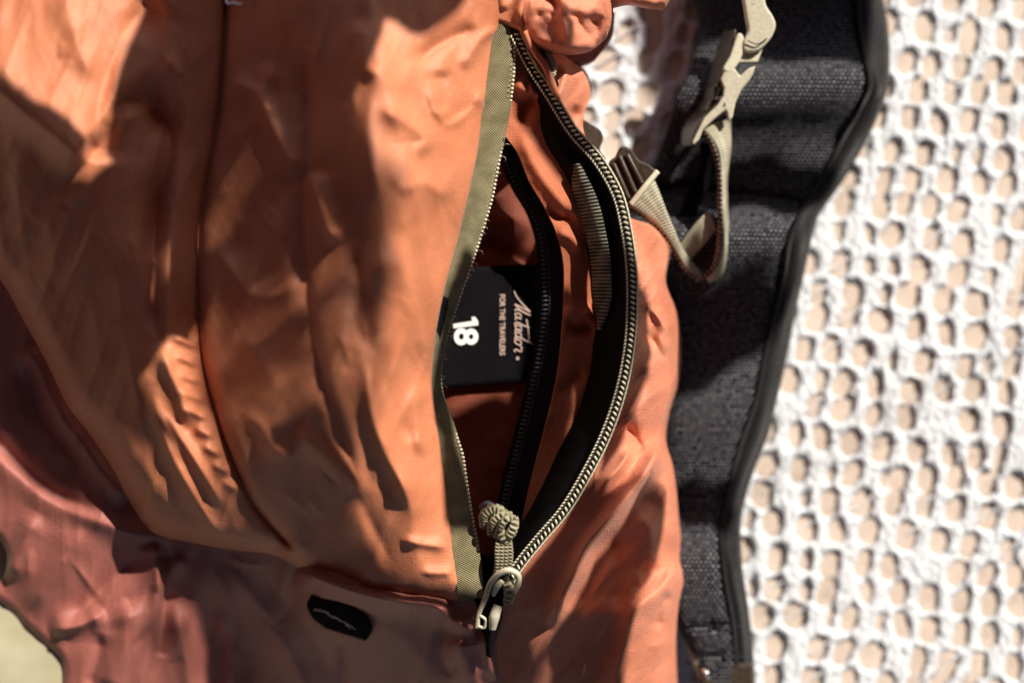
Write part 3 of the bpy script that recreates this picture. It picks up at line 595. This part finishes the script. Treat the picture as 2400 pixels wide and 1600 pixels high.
# label and its lettering
LX0, LX1, LZ = 1000, 1275, -160
Pl = loft(np.array([(LX0, 632), (LX0+5, 912)], float), np.array([(LX1, 617), (LX1, 890)], float), 24, 30)
lab = grid('woven_label', np.dstack([Pl, LZ+0*Pl[..., 0]+2*crumple(Pl[..., 0], Pl[..., 1], 120, 9)]), LABEL, bp, 3, label='black woven label printed 18 and a maker\'s script name')
def lettering(txt, xb, yc, size, m_, name, bold=0, length=None, xs_=1.0):
    """sideways text: letter tops point to the right of the picture"""
    cu = bpy.data.curves.new(name, 'FONT'); cu.body = txt; cu.align_x = 'CENTER'; cu.size = 1; cu.offset = bold; cu.extrude = 0
    tmp = bpy.data.objects.new(name, cu); COL.objects.link(tmp); dg = bpy.context.evaluated_depsgraph_get()
    me = bpy.data.meshes.new_from_object(tmp.evaluated_get(dg)); COL.objects.unlink(tmp); bpy.data.objects.remove(tmp)
    co = np.array([v.co for v in me.vertices]); h = co[:, 1].max()-co[:, 1].min(); lw = co[:, 0].max()-co[:, 0].min()
    cx = (co[:, 0].max()+co[:, 0].min())/2; px = xb+(co[:, 1]-co[:, 1].min())/h*size; py = yc+(co[:, 0]-cx)/lw*length
    Wv = W(np.stack([px, py, LZ+5+0*px], -1))
    for v, c_ in zip(me.vertices, Wv): v.co = c_
    me.materials.append(m_); me.update(); o = put(bpy.data.objects.new(name, me), lab); return o
lettering('8', 1064, 788.5, 57, PRINT, 'lettering', bold=.03, length=40)
plate('lettering', [(1062, 759), (1063, 769), (1121, 762), (1120, 751), (1113, 742), (1105, 743), (1107, 752)], LZ+5, 1, PRINT, lab, bev=0)
lettering('FOR THE TRAVELERS', 1171, 761, 13, PRINT2, 'lettering', bold=.012, length=142)
mb = MB()                                      # the script name, one stroke at a time
def sx(a, b): return (1205+b, 682+a)          # a along the line (down the picture), b height of the letter (to the right)
for st in [[(0, 0), (10, 4), (24, 14), (38, 27), (50, 38)], [(50, 38), (44, 28), (36, 12), (31, 1)], [(31, 1), (42, 12), (50, 22), (57, 38)], [(57, 38), (50, 22), (44, 8), (43, 2), (48, 4)],
           [(62, 16), (56, 15), (52, 8), (54, 2), (60, 5), (66, 17)], [(66, 17), (62, 6), (64, 2), (68, 5)], [(86, 36), (80, 20), (74, 5), (76, 1), (82, 6)], [(66, 29), (90, 33), (118, 35)],
           [(90, 17), (84, 16), (80, 8), (82, 2), (88, 5), (94, 18)], [(94, 18), (90, 6), (92, 2), (98, 6)], [(108, 17), (101, 16), (97, 8), (99, 2), (105, 5), (110, 17)], [(124, 44), (116, 26), (108, 5), (110, 1), (114, 4)],
           [(122, 17), (116, 14), (114, 5), (118, 1), (124, 6), (126, 14), (122, 17)], [(126, 14), (132, 17), (133, 20), (134, 16), (140, 18), (142, 16), (137, 4), (139, 0), (143, 3)]]:
    mb.tube([(*sx(a, b), LZ+5) for a, b in st], 1.7, seg=5, step=2.5, flat=.5)
mb.tube([(1213+3.4*math.cos(a), 840+3.4*math.sin(a), LZ+5) for a in np.linspace(0, 6.283, 9)], 1.1, seg=4, step=2, flat=.5)
mb.tube([(1212, 838, LZ+5), (1214, 842, LZ+5)], 1.1, seg=4, n=2)
mb.build('script_lettering', PRINT2, lab)
mb = MB(); 
for i in range(38): mb.tube([(1256, 630+i*7, LZ+4), (1257, 634+i*7, LZ+4)], 1.0, seg=4, n=2)
mb.build('label_stitching', BCOIL, lab, kind='stuff')

# --- lips to the right of the zipper's top
ribbon('binding_strip', [(1226, 76, 40), (1250, 128, 38), (1272, 160, 34), (1290, 205, 30), (1306, 235, 20)], [(1236, 70, 30), (1262, 120, 26), (1284, 152, 22), (1300, 196, 18), (1313, 230, 10)], ORANGE, bp, m=5, bulge=8)
ribbon('dark_facing', [(1222, 22, 36), (1240, 80, 26), (1262, 120, 20), (1282, 160, 16), (1302, 225, 8)], [(1228, 30, 26), (1256, 85, 12), (1280, 125, 6), (1296, 158, 4), (1312, 215, 0)], BLACKT, bp, m=5)
ribbon('zipper_end_tab', [(1278, 122, 18), (1288, 150, 16), (1292, 182, 12)], [(1290, 124, 26), (1302, 146, 26), (1300, 180, 16)], WEB, bp, m=7, bulge=6)
ribbon('zipper_tape_fold', [(1236, 118, 34), (1258, 160, 34), (1284, 196, 32), (1300, 226, 28)], [(1246, 122, 24), (1272, 156, 26), (1290, 182, 24), (1304, 214, 20)], OLIVE, bp, m=5)

# --- zipper pull: knotted cord through a metal loop
zp = put(bpy.data.objects.new('zipper_pull', None), bp, 'beige knotted cord pull hanging from the slider')
MB().tube([(1126, 1190, 2), (1140, 1184, 8), (1158, 1192, 6)], [9, 12, 11], seg=12, step=3).build('cord_end', BCOIL, zp)
mb = MB()
mb.tube([(1134, 1232, 6), (1136, 1205, 26), (1158, 1192, 34), (1180, 1204, 26), (1182, 1218, 8)], [11, 13, 13, 11], seg=14, step=2)
mb.tube([(1150, 1250, 8), (1152, 1228, 34), (1176, 1206, 44), (1196, 1206, 22)], [9, 10, 10, 9], seg=14, step=2)
mb.tube([(1163, 1257, 16), (1172, 1236, 42), (1190, 1214, 46), (1203, 1212, 20)], [8, 9, 9, 8], seg=14, step=2)
mb.tube([(1184, 1262, 18), (1197, 1248, 34), (1206, 1226, 30), (1207, 1214, 12)], [13, 13, 12, 9], seg=14, step=2)
mb.tube([(1170, 1240, 22), (1182, 1262, 26), (1192, 1272, 16)], [12, 13, 10], seg=14, step=2)
mb.build('cord_knot', CORD, zp)
mb = MB()
for o in (-15, -5, 5, 15): mb.tube([(1181+o*.85, 1262, 20), (1181+o*1.05, 1290, 30), (1180+o, 1320, 26), (1175+o*.9, 1345, 12)], [6.2, 6.6, 6.2], seg=10, step=2)
mb.build('braided_cord', CORD, zp)
mb = MB()
mb.tube([(1118, 1470, -8), (1122, 1440, 2), (1138, 1400, 14), (1152, 1362, 26), (1172, 1342, 38), (1194, 1336, 40), (1213, 1346, 34), (1215, 1366, 26), (1203, 1392, 14), (1196, 1412, 4)], [6, 6, 6.5, 7, 7.5, 7.5, 7, 6], seg=12, step=3)
mb.tube([(1178, 1360, 26), (1166, 1372, 24), (1156, 1394, 14)], [7, 8, 5], seg=10, step=3)
mb.tube([(1122, 1440, 4), (1138, 1452, 4), (1134, 1470, -2), (1120, 1466, -4)], [4, 4], seg=8, step=3)
mb.build('pull_loop', PLAST, zp)
MB().tube([(1188, 1362, 16), (1194, 1388, 24), (1188, 1410, 16)], [12, 14, 10], seg=14, step=3).build('cord_knot', CORD, zp)
MB().tube([(1168, 1418, 10), (1160, 1440, 12), (1154, 1474, 0)], [11, 13, 8], seg=14, step=3, flat=.8).build('slider_body', PLAST, zp)
ribbon('lower_zipper_tape', [(1134, 1400, -30), (1138, 1470, -24), (1142, 1535, -62)], [(1180, 1400, -14), (1176, 1440, -16), (1160, 1500, -40), (1150, 1540, -66)], BLACKT, bp, m=6, bulge=10)

# ------------------------------------------------------------------ shoulder strap
SZ = -330
SLp = [(1590, -520), (1600, -120), (1612, -30), (1636, 40), (1633, 120), (1612, 180), (1592, 222), (1569, 292), (1543, 366), (1528, 400), (1490, 470), (1500, 640), (1540, 760), (1560, 900), (1550, 1050), (1550, 1250), (1560, 1400), (1600, 1478), (1631, 1545), (1652, 1590), (1670, 1650)]
SSm = [(1960, -520), (2000, -120), (2008, -30), (2010, 50), (2022, 130), (2036, 204), (2008, 262), (1982, 310), (1940, 390), (1915, 430), (1880, 490), (1850, 561), (1832, 658), (1815, 730), (1792, 825), (1768, 943), (1733, 1045), (1703, 1157), (1687, 1249), (1697, 1361), (1715, 1463), (1722, 1560), (1724, 1650)]
SRp = [(2010, -520), (2050, -120), (2062, -30), (2078, 60), (2082, 130), (2077, 204), (2049, 286), (2020, 345), (1985, 405), (1955, 450), (1916, 505), (1893, 587), (1878, 660), (1862, 730), (1845, 820), (1819, 933), (1797, 1020), (1763, 1106), (1735, 1215), (1735, 1310), (1752, 1430), (1765, 1560), (1768, 1650)]
def wave(Y, X):
    yy = Y+.06*(X-1800)
    return np.interp(yy, np.arange(-140, 1720, 5), WV)
_y = np.arange(-140, 1720, 5.0)
WV = 10*np.sin(_y/90)+sum(a*np.exp(-((_y-c)/np.where(_y < c, wl_, wr_))**2) for a, c, wl_, wr_ in [(85, 215, 75, 90), (95, 560, 70, 95), (50, 960, 110, 130), (75, 1330, 90, 200), (44, -60, 80, 80)])
shoulder = put(bpy.data.objects.new('shoulder_strap', None), bp, 'black padded shoulder strap covered in spacer mesh')
P = loft(np.array(SLp, float), np.array(SSm, float), 500, 90); v = np.linspace(0, 1, 90)[None]
Z = SZ+wave(P[..., 1], P[..., 0])+34*(1-(2*v-1)**6)-34+3*crumple(P[..., 0], P[..., 1], 90, 167, 1.3, 3.0, 2)
Z += ridge(P[..., 0], P[..., 1], [(1500, 452), (1600, 440), (1700, 452), (1800, 462), (1900, 480)], -26, 20, 12, s=2, taper=.05)
Z += ridge(P[..., 0], P[..., 1], [(1610, 1465), (1660, 1466), (1700, 1462)], -12, 8, 6, s=1, taper=.05)+ridge(P[..., 0], P[..., 1], [(1630, 1535), (1700, 1535)], -12, 8, 6, s=1, taper=.05)
Z += ridge(P[..., 0], P[..., 1], [(1660, 1475), (1685, 1455)], -22, 9, 9)
grid('mesh_padding', np.dstack([P, Z]), MESHF, shoulder, 14)
P = loft(np.array([(x-1, y) for x, y in SSm], float), np.array(SRp, float), 500, 26); v = np.linspace(0, 1, 26)[None]
Z = SZ+wave(P[..., 1], P[..., 0])*.9+26*np.sqrt(np.clip(1-(1.9*v-.75)**2, 0, 1))-36-70*np.clip(v-.8, 0, 1)*5*np.clip(v-.8, 0, 1)*5*.4
uv = np.stack([P[..., 1]/100+P[..., 0]/160, P[..., 0]/100], -1)
grid('edge_binding', np.dstack([P, Z]), BIND, shoulder, 8, uv)
q = cr(np.array(SSm, float), 160); z = SZ+wave(q[:, 1], q[:, 0])-8
MB().tube(np.c_[q[:, 0]+3, q[:, 1], z], 7.5, seg=8, step=7).build('seam_piping', BIND, shoulder)
mb = MB()
for i in range(30):
    for yy, x0 in ((1466, 1612), (1538, 1632)):
        if x0+i*7 < 1745: mb.tube([(x0+i*7, yy, SZ+float(wave(np.array([yy]), np.array([1680.]))[0])-2), (x0+i*7+4, yy, SZ+float(wave(np.array([yy]), np.array([1680.]))[0])-2)], 1.3, seg=4, n=2)
mb.build('bartack_stitching', BCOIL, shoulder, kind='stuff')
# lower webbing running off beside the strap end, with its adjuster
ribbon('lower_webbing', [(1560, 1420, -330), (1588, 1472, -330), (1618, 1540, -335), (1650, 1610, -340)], [(1574, 1420, -322), (1600, 1470, -322), (1630, 1536, -326), (1666, 1606, -330)], WEB, bp, m=4)
plate('strap_adjuster', [(1640, 1560), (1765, 1552), (1768, 1640), (1650, 1640)], SZ+10, 30, BROWNP, bp, bev=8, label='dark adjuster at the lower end of the strap')
MB().tube([(1648, 1566, SZ+36), (1656, 1576, SZ+42), (1662, 1588, SZ+36)], [5, 7, 5], seg=10, step=2).build('adjuster_bar', STEEL, bp)

mb = MB(); fr = np.random.RandomState(3)
for _ in range(26):
    y = fr.uniform(640, 1010) if _ < 16 else fr.uniform(300, 640); x = float(np.interp(y, ys, xs))+fr.uniform(-2, 4); a = fr.uniform(-1.2, 1.0); q = fr.uniform(6, 17)
    mb.tube([(x, y, -8), (x+q*.6*math.cos(a), y+q*.6*math.sin(a), 2), (x+q*math.cos(a+.5), y+q*math.sin(a+.5), -4)], [.9, .5], seg=3, n=5)
mb.build('frayed_fibre', COIL, ltape, kind='stuff')
# ------------------------------------------------------------------ buckle, webbing loop and ladder lock
bk = put(bpy.data.objects.new('side_release_buckle', None), bp, 'beige side release buckle lying on the black strap')
BZ = -165
plate('buckle_socket', [(1722, -60), (1738, -20), (1750, 44), (1754, 70), (1742, 100), (1743, 117), (1770, 121), (1798, 101), (1814, 77), (1819, 56), (1811, 35), (1797, 14), (1793, -60)], BZ+26, 26, PLAST, bk, bev=7, n=60, grad=(.12, -.05))
plate('buckle_prong', [(1728, 80), (1736, 77), (1744, 90), (1742, 120), (1730, 150), (1708, 170), (1698, 166), (1712, 130)], BZ+14, 20, PLAST, bk, bev=4, n=40)
plate('buckle_crossbar', [(1734, 124), (1776, 128), (1783, 112), (1788, 114), (1776, 146), (1728, 146)], BZ+2, 16, PLAST, bk, bev=4)
plate('buckle_frame', [(1702, 160), (1722, 160), (1735, 178), (1750, 164), (1770, 156), (1766, 172), (1758, 186), (1738, 210), (1724, 241), (1717, 276), (1708, 284), (1704, 262), (1700, 258), (1674, 279), (1648, 304), (1638, 328), (1626, 340), (1621, 334), (1650, 277), (1682, 246), (1695, 225), (1697, 206), (1689, 186)], BZ+8, 22, PLAST, bk, bev=4, grad=(.1, -.06))
plate('buckle_arm', [(1744, 172), (1756, 160), (1772, 154), (1764, 168), (1752, 176)], BZ+14, 8, PLAST, bk, bev=2)
# buckle's left flank, turned from the sun; dark brown stands in for its shade
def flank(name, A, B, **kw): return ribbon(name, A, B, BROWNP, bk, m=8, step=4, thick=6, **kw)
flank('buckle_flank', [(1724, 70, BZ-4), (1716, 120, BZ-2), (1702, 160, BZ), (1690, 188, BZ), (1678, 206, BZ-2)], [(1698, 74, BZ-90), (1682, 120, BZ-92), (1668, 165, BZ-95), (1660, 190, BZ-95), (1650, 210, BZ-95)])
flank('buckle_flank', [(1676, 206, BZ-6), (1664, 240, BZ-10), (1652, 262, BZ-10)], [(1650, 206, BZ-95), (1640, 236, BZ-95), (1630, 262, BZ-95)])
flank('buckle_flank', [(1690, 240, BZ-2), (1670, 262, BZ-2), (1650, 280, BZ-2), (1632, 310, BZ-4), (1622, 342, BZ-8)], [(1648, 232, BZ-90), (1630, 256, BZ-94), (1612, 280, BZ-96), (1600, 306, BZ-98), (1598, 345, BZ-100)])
mb = MB()
for p in [(1762, -4), (1768, 2), (1775, -3), (1781, 4), (1787, -2), (1772, 9), (1782, 11), (1765, 10)]: mb.bead((p[0], p[1], BZ+27), (1, 0), (2.4, 1.3, 1))
mb.build('moulded_lettering', BROWNP, bk)
MB().tube([(1752, 96, BZ+27), (1776, 104, BZ+29), (1798, 90, BZ+30)], 1.6, seg=5, n=10).tube([(1706, 176, BZ+7), (1728, 196, BZ+9), (1742, 186, BZ+11)], 1.5, seg=5, n=10).build('mould_line', BROWNP, bk)
plate('buckle_slot', [(1704, 206), (1712, 200), (1716, 214), (1700, 250), (1694, 252), (1700, 226)], BZ+7.5, 3, BROWNP, bk, bev=1)
MB().tube([(1686, 206, BZ-40), (1678, 224, BZ-40), (1670, 240, BZ-44)], [2.6, 3, 2.6], seg=8, step=3).build('slot_glint', PLAST, bk)  # beige sliver standing in for a glint in the buckle's slot

wb = put(bpy.data.objects.new('adjustment_webbing', None), bp, 'beige webbing looped from the buckle to the ladder lock')
ribbon('webbing_band', [(1640, 298, -190), (1662, 318, -178), (1682, 350, -176), (1690, 385, -176), (1693, 420, -170), (1694, 470, -165), (1694, 540, -165), (1688, 600, -180), (1672, 640, -200), (1655, 654, -215)],
    [(1712, 280, -210), (1712, 310, -205), (1712, 340, -205), (1706, 385, -215), (1702, 420, -235), (1702, 470, -250), (1706, 540, -255), (1702, 610, -262), (1682, 652, -265), (1662, 662, -270)], WEB, wb, m=8, bulge=3, thick=7)
ribbon('webbing_selvedge', [(1646, 302, -186), (1668, 330, -172), (1680, 360, -170), (1688, 400, -168), (1690, 470, -160), (1690, 540, -160), (1684, 600, -174), (1668, 640, -195), (1645, 655, -208)],
    [(1638, 306, -200), (1660, 334, -186), (1672, 362, -186), (1681, 402, -190), (1682, 470, -190), (1682, 540, -190), (1676, 598, -200), (1660, 634, -212), (1642, 646, -222)], WEBD, wb, m=4, thick=4)
ribbon('webbing_band', [(1474, 485, -120), (1500, 500, -130), (1530, 520, -140), (1560, 550, -150), (1585, 590, -180), (1610, 630, -205), (1636, 655, -225)],
    [(1534, 424, -120), (1545, 450, -126), (1560, 490, -134), (1578, 536, -150), (1600, 585, -185), (1625, 620, -215), (1652, 648, -240)], WEB, wb, m=8, bulge=3, thick=7)
ribbon('webbing_selvedge', [(1470, 488, -124), (1500, 506, -134), (1528, 526, -144), (1556, 556, -154), (1580, 596, -184), (1606, 638, -208), (1640, 662, -228)],
    [(1476, 486, -119), (1504, 500, -129), (1534, 520, -139), (1563, 550, -149), (1588, 590, -179), (1614, 630, -205), (1645, 656, -224)], WEBD, wb, m=4, thick=4)
ribbon('webbing_band', [(1586, 582, -222), (1610, 550, -212), (1638, 515, -206), (1662, 492, -202)], [(1606, 622, -226), (1630, 596, -216), (1656, 566, -210), (1680, 536, -206)], WEB, wb, m=8, bulge=3, thick=6)
ribbon('webbing_band', [(1560, 560, -290), (1590, 500, -285), (1620, 440, -275), (1640, 380, -262), (1640, 330, -250)], [(1590, 580, -292), (1625, 510, -288), (1660, 440, -278), (1680, 380, -270), (1690, 330, -255)], BLACKT, wb, m=8, thick=6)

ll = put(bpy.data.objects.new('ladder_lock', None), bp, 'dark brown ribbed ladder lock with a beige bar')
plate('lock_body', [(1426, 378), (1443, 366), (1452, 344), (1466, 342), (1482, 350), (1492, 366), (1500, 376), (1520, 384), (1541, 400), (1476, 482), (1455, 450)], -108, 34, BROWNP, ll, bev=6, grad=(.1, -.1))
for (a, b) in [((1452, 366), (1490, 452)), ((1470, 362), (1506, 432)), ((1438, 384), (1474, 466))]:
    MB().tube([(a[0], a[1], -104), ((a[0]+b[0])/2, (a[1]+b[1])/2, -102), (b[0], b[1], -104)], 6, seg=8, step=4).build('grip_rib', BROWNP, ll)
MB().tube([(1541, 402, -98), (1510, 440, -92), (1478, 480, -98)], [7, 7.5, 7], seg=10, step=4).build('lock_bar', PLAST, ll)
plate('strap_anchor', [(1340, 290), (1357, 277), (1372, 282), (1388, 292), (1410, 308), (1414, 325), (1406, 350), (1420, 375), (1400, 380), (1370, 340)], -150, 30, BROWNP, bp, bev=8, n=40, label='small dark clip behind the zipper')

# ------------------------------------------------------------------ unseen branch with leaves outlined to cast the shade on bag and strap
HL = 1500.0
def sunproj(x, y, z, H=HL):
    p = W(np.array([x, y, z], float)); k = (H*K-p[2])/S.z; return Vector((p[0]+S.x*k, p[1]+S.y*k, H*K))
shade_tree = thing('shade_branch', 'unseen branch above the top edge, leaves shaped to cast the shade', 'branch')
def shade_leaf(poly, z, H, seed):
    q = cr(np.array(poly+[poly[0]], float), 41)[:-1]; pts = [sunproj(x, y, float(z(np.array([float(x)]), np.array([float(y)]))[0]) if callable(z) else z, H) for x, y in q]
    c_ = sum(pts, Vector())/len(pts); V = [c_+Vector((0, 0, .008))]; F = []
    for r in (.5, 1.0):
        for j, p in enumerate(pts):
            a = c_+(p-c_)*r; a.z += .008*(1-r)+.003*math.sin(j*.9+seed)*r; V.append(a)
    n = len(pts)
    for j in range(n):
        k = (j+1) % n; F.append((0, 1+j, 1+k)); F.append((1+j, 1+n+j, 1+n+k, 1+k))
    o = mesh_from('shade_leaf', V, F, SHADE_LEAFM, shade_tree); m = o.modifiers.new('thickness', 'SOLIDIFY'); m.thickness = .0004
    return c_
SHADE_LEAVES = [
 ([(-120, 250), (0, 262), (100, 340), (190, 410), (330, 350), (380, 480), (390, 700), (375, 820), (300, 905), (190, 890), (110, 820), (40, 700), (-120, 540)], hA, 1450),
 ([(360, -60), (420, -90), (560, -90), (600, 200), (540, 420), (476, 520), (474, 740), (440, 800), (392, 780), (378, 500), (330, 380), (250, 390), (270, 230)], hA, 1550),
 ([(560, -120), (760, -120), (900, -80), (900, 40), (860, 200), (850, 330), (880, 440), (900, 530), (850, 580), (790, 540), (740, 440), (690, 420), (600, 300)], hA, 1500),
 ([(860, -140), (1130, -140), (1100, -10), (1010, 70), (900, 50)], hA, 1580),
 ([(1010, 950), (1080, 925), (1180, 905), (1235, 910), (1235, 1010), (1220, 1130), (1170, 1230), (1090, 1200)], -150, 1600),
 ([(1310, 680), (1380, 660), (1400, 700), (1400, 820), (1360, 950), (1280, 1110), (1230, 1190), (1250, 1040), (1300, 860)], -70, 1520),
 ([(1078, 590), (1136, 560), (1116, 680), (1068, 800), (1052, 900), (1072, 1000), (1108, 1120), (1122, 1230), (1060, 1230), (1036, 1100), (1018, 980), (1012, 860), (1036, 740)], 5, 1470),
 ([(1212, 120), (1240, 165), (1290, 245), (1335, 318), (1372, 368), (1350, 400), (1300, 350), (1272, 290), (1240, 215)], -5, 1560),
 ([(1428, 640), (1458, 640), (1458, 790), (1438, 890), (1398, 1010), (1355, 1095), (1300, 1180), (1245, 1250), (1270, 1100), (1350, 960), (1390, 800)], 20, 1560),
 ([(1620, -200), (1760, -220), (1960, -200), (2068, -100), (2085, 50), (2030, 150), (1900, 130), (1780, 125), (1720, 40), (1640, -50)], -270, 1500),
 ([(1640, 330), (1700, 312), (1800, 325), (1960, 330), (2020, 350), (1950, 450), (1850, 492), (1760, 470), (1690, 478), (1640, 460)], -290, 1560),
 ([(1530, 640), (1640, 680), (1760, 660), (1868, 650), (1850, 740), (1790, 815), (1700, 870), (1630, 925), (1540, 960)], -300, 1500),
 ([(1555, 1130), (1640, 1110), (1745, 1110), (1735, 1210), (1690, 1250), (1630, 1225), (1560, 1200)], -300, 1600),
 ([(1425, 1140), (1470, 1115), (1494, 1106), (1396, 1214), (1357, 1260), (1324, 1339), (1288, 1399), (1256, 1458), (1235, 1540), (1240, 1640), (1180, 1720), (1185, 1400), (1226, 1345), (1324, 1222), (1385, 1130)], hD, 1330),
 ([(1492, 640), (1512, 680), (1515, 760), (1530, 830), (1512, 880), (1488, 960), (1445, 1060), (1405, 1120), (1440, 1030), (1478, 925), (1496, 800)], hD, 1400),
 ([(1530, 1100), (1552, 1180), (1545, 1300), (1530, 1345), (1475, 1430), (1450, 1560), (1440, 1660), (1300, 1680), (1262, 1586), (1300, 1484), (1338, 1428), (1374, 1358), (1408, 1294), (1446, 1254), (1498, 1180)], hD, 1380),
 ([(430, 1290), (560, 1310), (680, 1350), (760, 1400), (850, 1426), (940, 1442), (1020, 1462), (1045, 1500), (1060, 1580), (1060, 1720), (850, 1740), (560, 1740), (500, 1640), (480, 1500)], hB, 1500),
 ([(-100, 600), (0, 720), (80, 880), (180, 1040), (300, 1200), (330, 1250), (220, 1200), (100, 1130), (0, 1050), (-100, 960)], hB, 1500),
]
cs = [shade_leaf(p, z, H, i) for i, (p, z, H) in enumerate(SHADE_LEAVES)]
mainb = [Vector((.02, .62, .36)), Vector((.12, .42, .34)), Vector((.22, .34, .33)), Vector((.40, .34, .34))]
def tube_world(pts, r0, r1, name, seg=8):
    V = []; F = []; n = len(pts)
    for i, p in enumerate(pts):
        t = (pts[min(i+1, n-1)]-pts[max(i-1, 0)]).normalized(); a = t.orthogonal().normalized(); b = t.cross(a); r = r0+(r1-r0)*i/(n-1)
        for j in range(seg): q_ = 2*math.pi*j/seg; V.append(p+r*(math.cos(q_)*a+math.sin(q_)*b))
    for i in range(n-1):
        for j in range(seg): F.append((i*seg+j, i*seg+(j+1) % seg, (i+1)*seg+(j+1) % seg, (i+1)*seg+j))
    return mesh_from(name, V, F, ADDED_TIMBER, shade_tree)
ends = [c_+S*(1.22+.05*math.sin(i*2.1)) for i, c_ in enumerate(cs)]
for c_, e_ in zip(cs, ends): tube_world([c_+Vector((0, 0, .002)), (c_+e_)/2, e_], .0007, .0012, 'shade_stalk', 6)
so_ = sorted(ends, key=lambda p: p.x)
tube_world([so_[0]+Vector((-.3, .05, .05))]+[p for p in so_[::3]]+[so_[-1]+Vector((.4, .1, .05))], .0016, .0012, 'shade_limb')
# small unseen leaves added further up, only so their blurred shadows dim the light
tw = random.Random(11); SV = []; SF = []
def dimming_leaves(x0, y0, x1, y1, n, z, rad=.0052, dist=1.15):
    for _ in range(n):
        x = tw.uniform(x0, x1); y = tw.uniform(y0, y1); p = Vector(W(np.array([x, y, z], float)))+S*(dist+tw.uniform(-.06, .06))
        a = tw.uniform(0, 6.28); u_ = Vector((math.cos(a), math.sin(a), tw.uniform(-.3, .3))); u_.normalize(); v_ = u_.cross(S).normalized(); o = len(SV)
        for k_ in range(8):
            q_ = k_*math.pi/4; SV.append(p+rad*(1.5*math.cos(q_)*u_+.75*math.sin(q_)*v_)+Vector((0, 0, .001*math.cos(2*q_))))
        SF.append(tuple(range(o, o+8)))
dimming_leaves(490, 250, 700, 600, 170, 130, .0034, 1.55)
dimming_leaves(500, 600, 850, 1250, 130, 140, .0034, 1.55)
dimming_leaves(480, 540, 850, 900, 150, 140, .0034, 1.55)
sm = mesh_from('dimming_leaves', SV, SF, SHADE_LEAFM, shade_tree, smooth=False, kind='stuff')

# unseen roof added to keep most open sky off; sun enters under its edge
roof = thing('sky_block_roof', 'unseen dark timber roof added above the backpack to block the sky', 'roof')
def box(name, x0, x1, y0, y1, z0, z1, m_, parent):
    V = [(x, y, z) for x in (x0, x1) for y in (y0, y1) for z in (z0, z1)]
    F = [(0, 1, 3, 2), (4, 6, 7, 5), (0, 4, 5, 1), (2, 3, 7, 6), (0, 2, 6, 4), (1, 5, 7, 3)]
    return mesh_from(name, V, F, m_, parent, smooth=False)
for i in range(12): box('sky_block_roof_board', -1.5+i*.30, -1.5+i*.30+.292, -1.6, 1.34, 1.55, 1.575, ADDED_TIMBER, roof)
for y in (-1.4, -.1, 1.2): box('sky_block_roof_beam', -1.5, 2.1, y, y+.07, 1.47, 1.548, ADDED_TIMBER, roof)
for lb, rng_ in (('left side', (-1.56, -1.53, -1.6, 1.34)), ('right side', (2.12, 2.15, -1.6, 1.34))):  # walls added out of view to block more of the sky
    wall = thing('sky_block_wall', 'unseen dark timber wall added on the %s to block open sky' % lb, 'wall')
    for i in range(13): box('sky_block_wall_board', *rng_, -.12+i*.128, -.12+i*.128+.122, ADDED_TIMBER, wall)
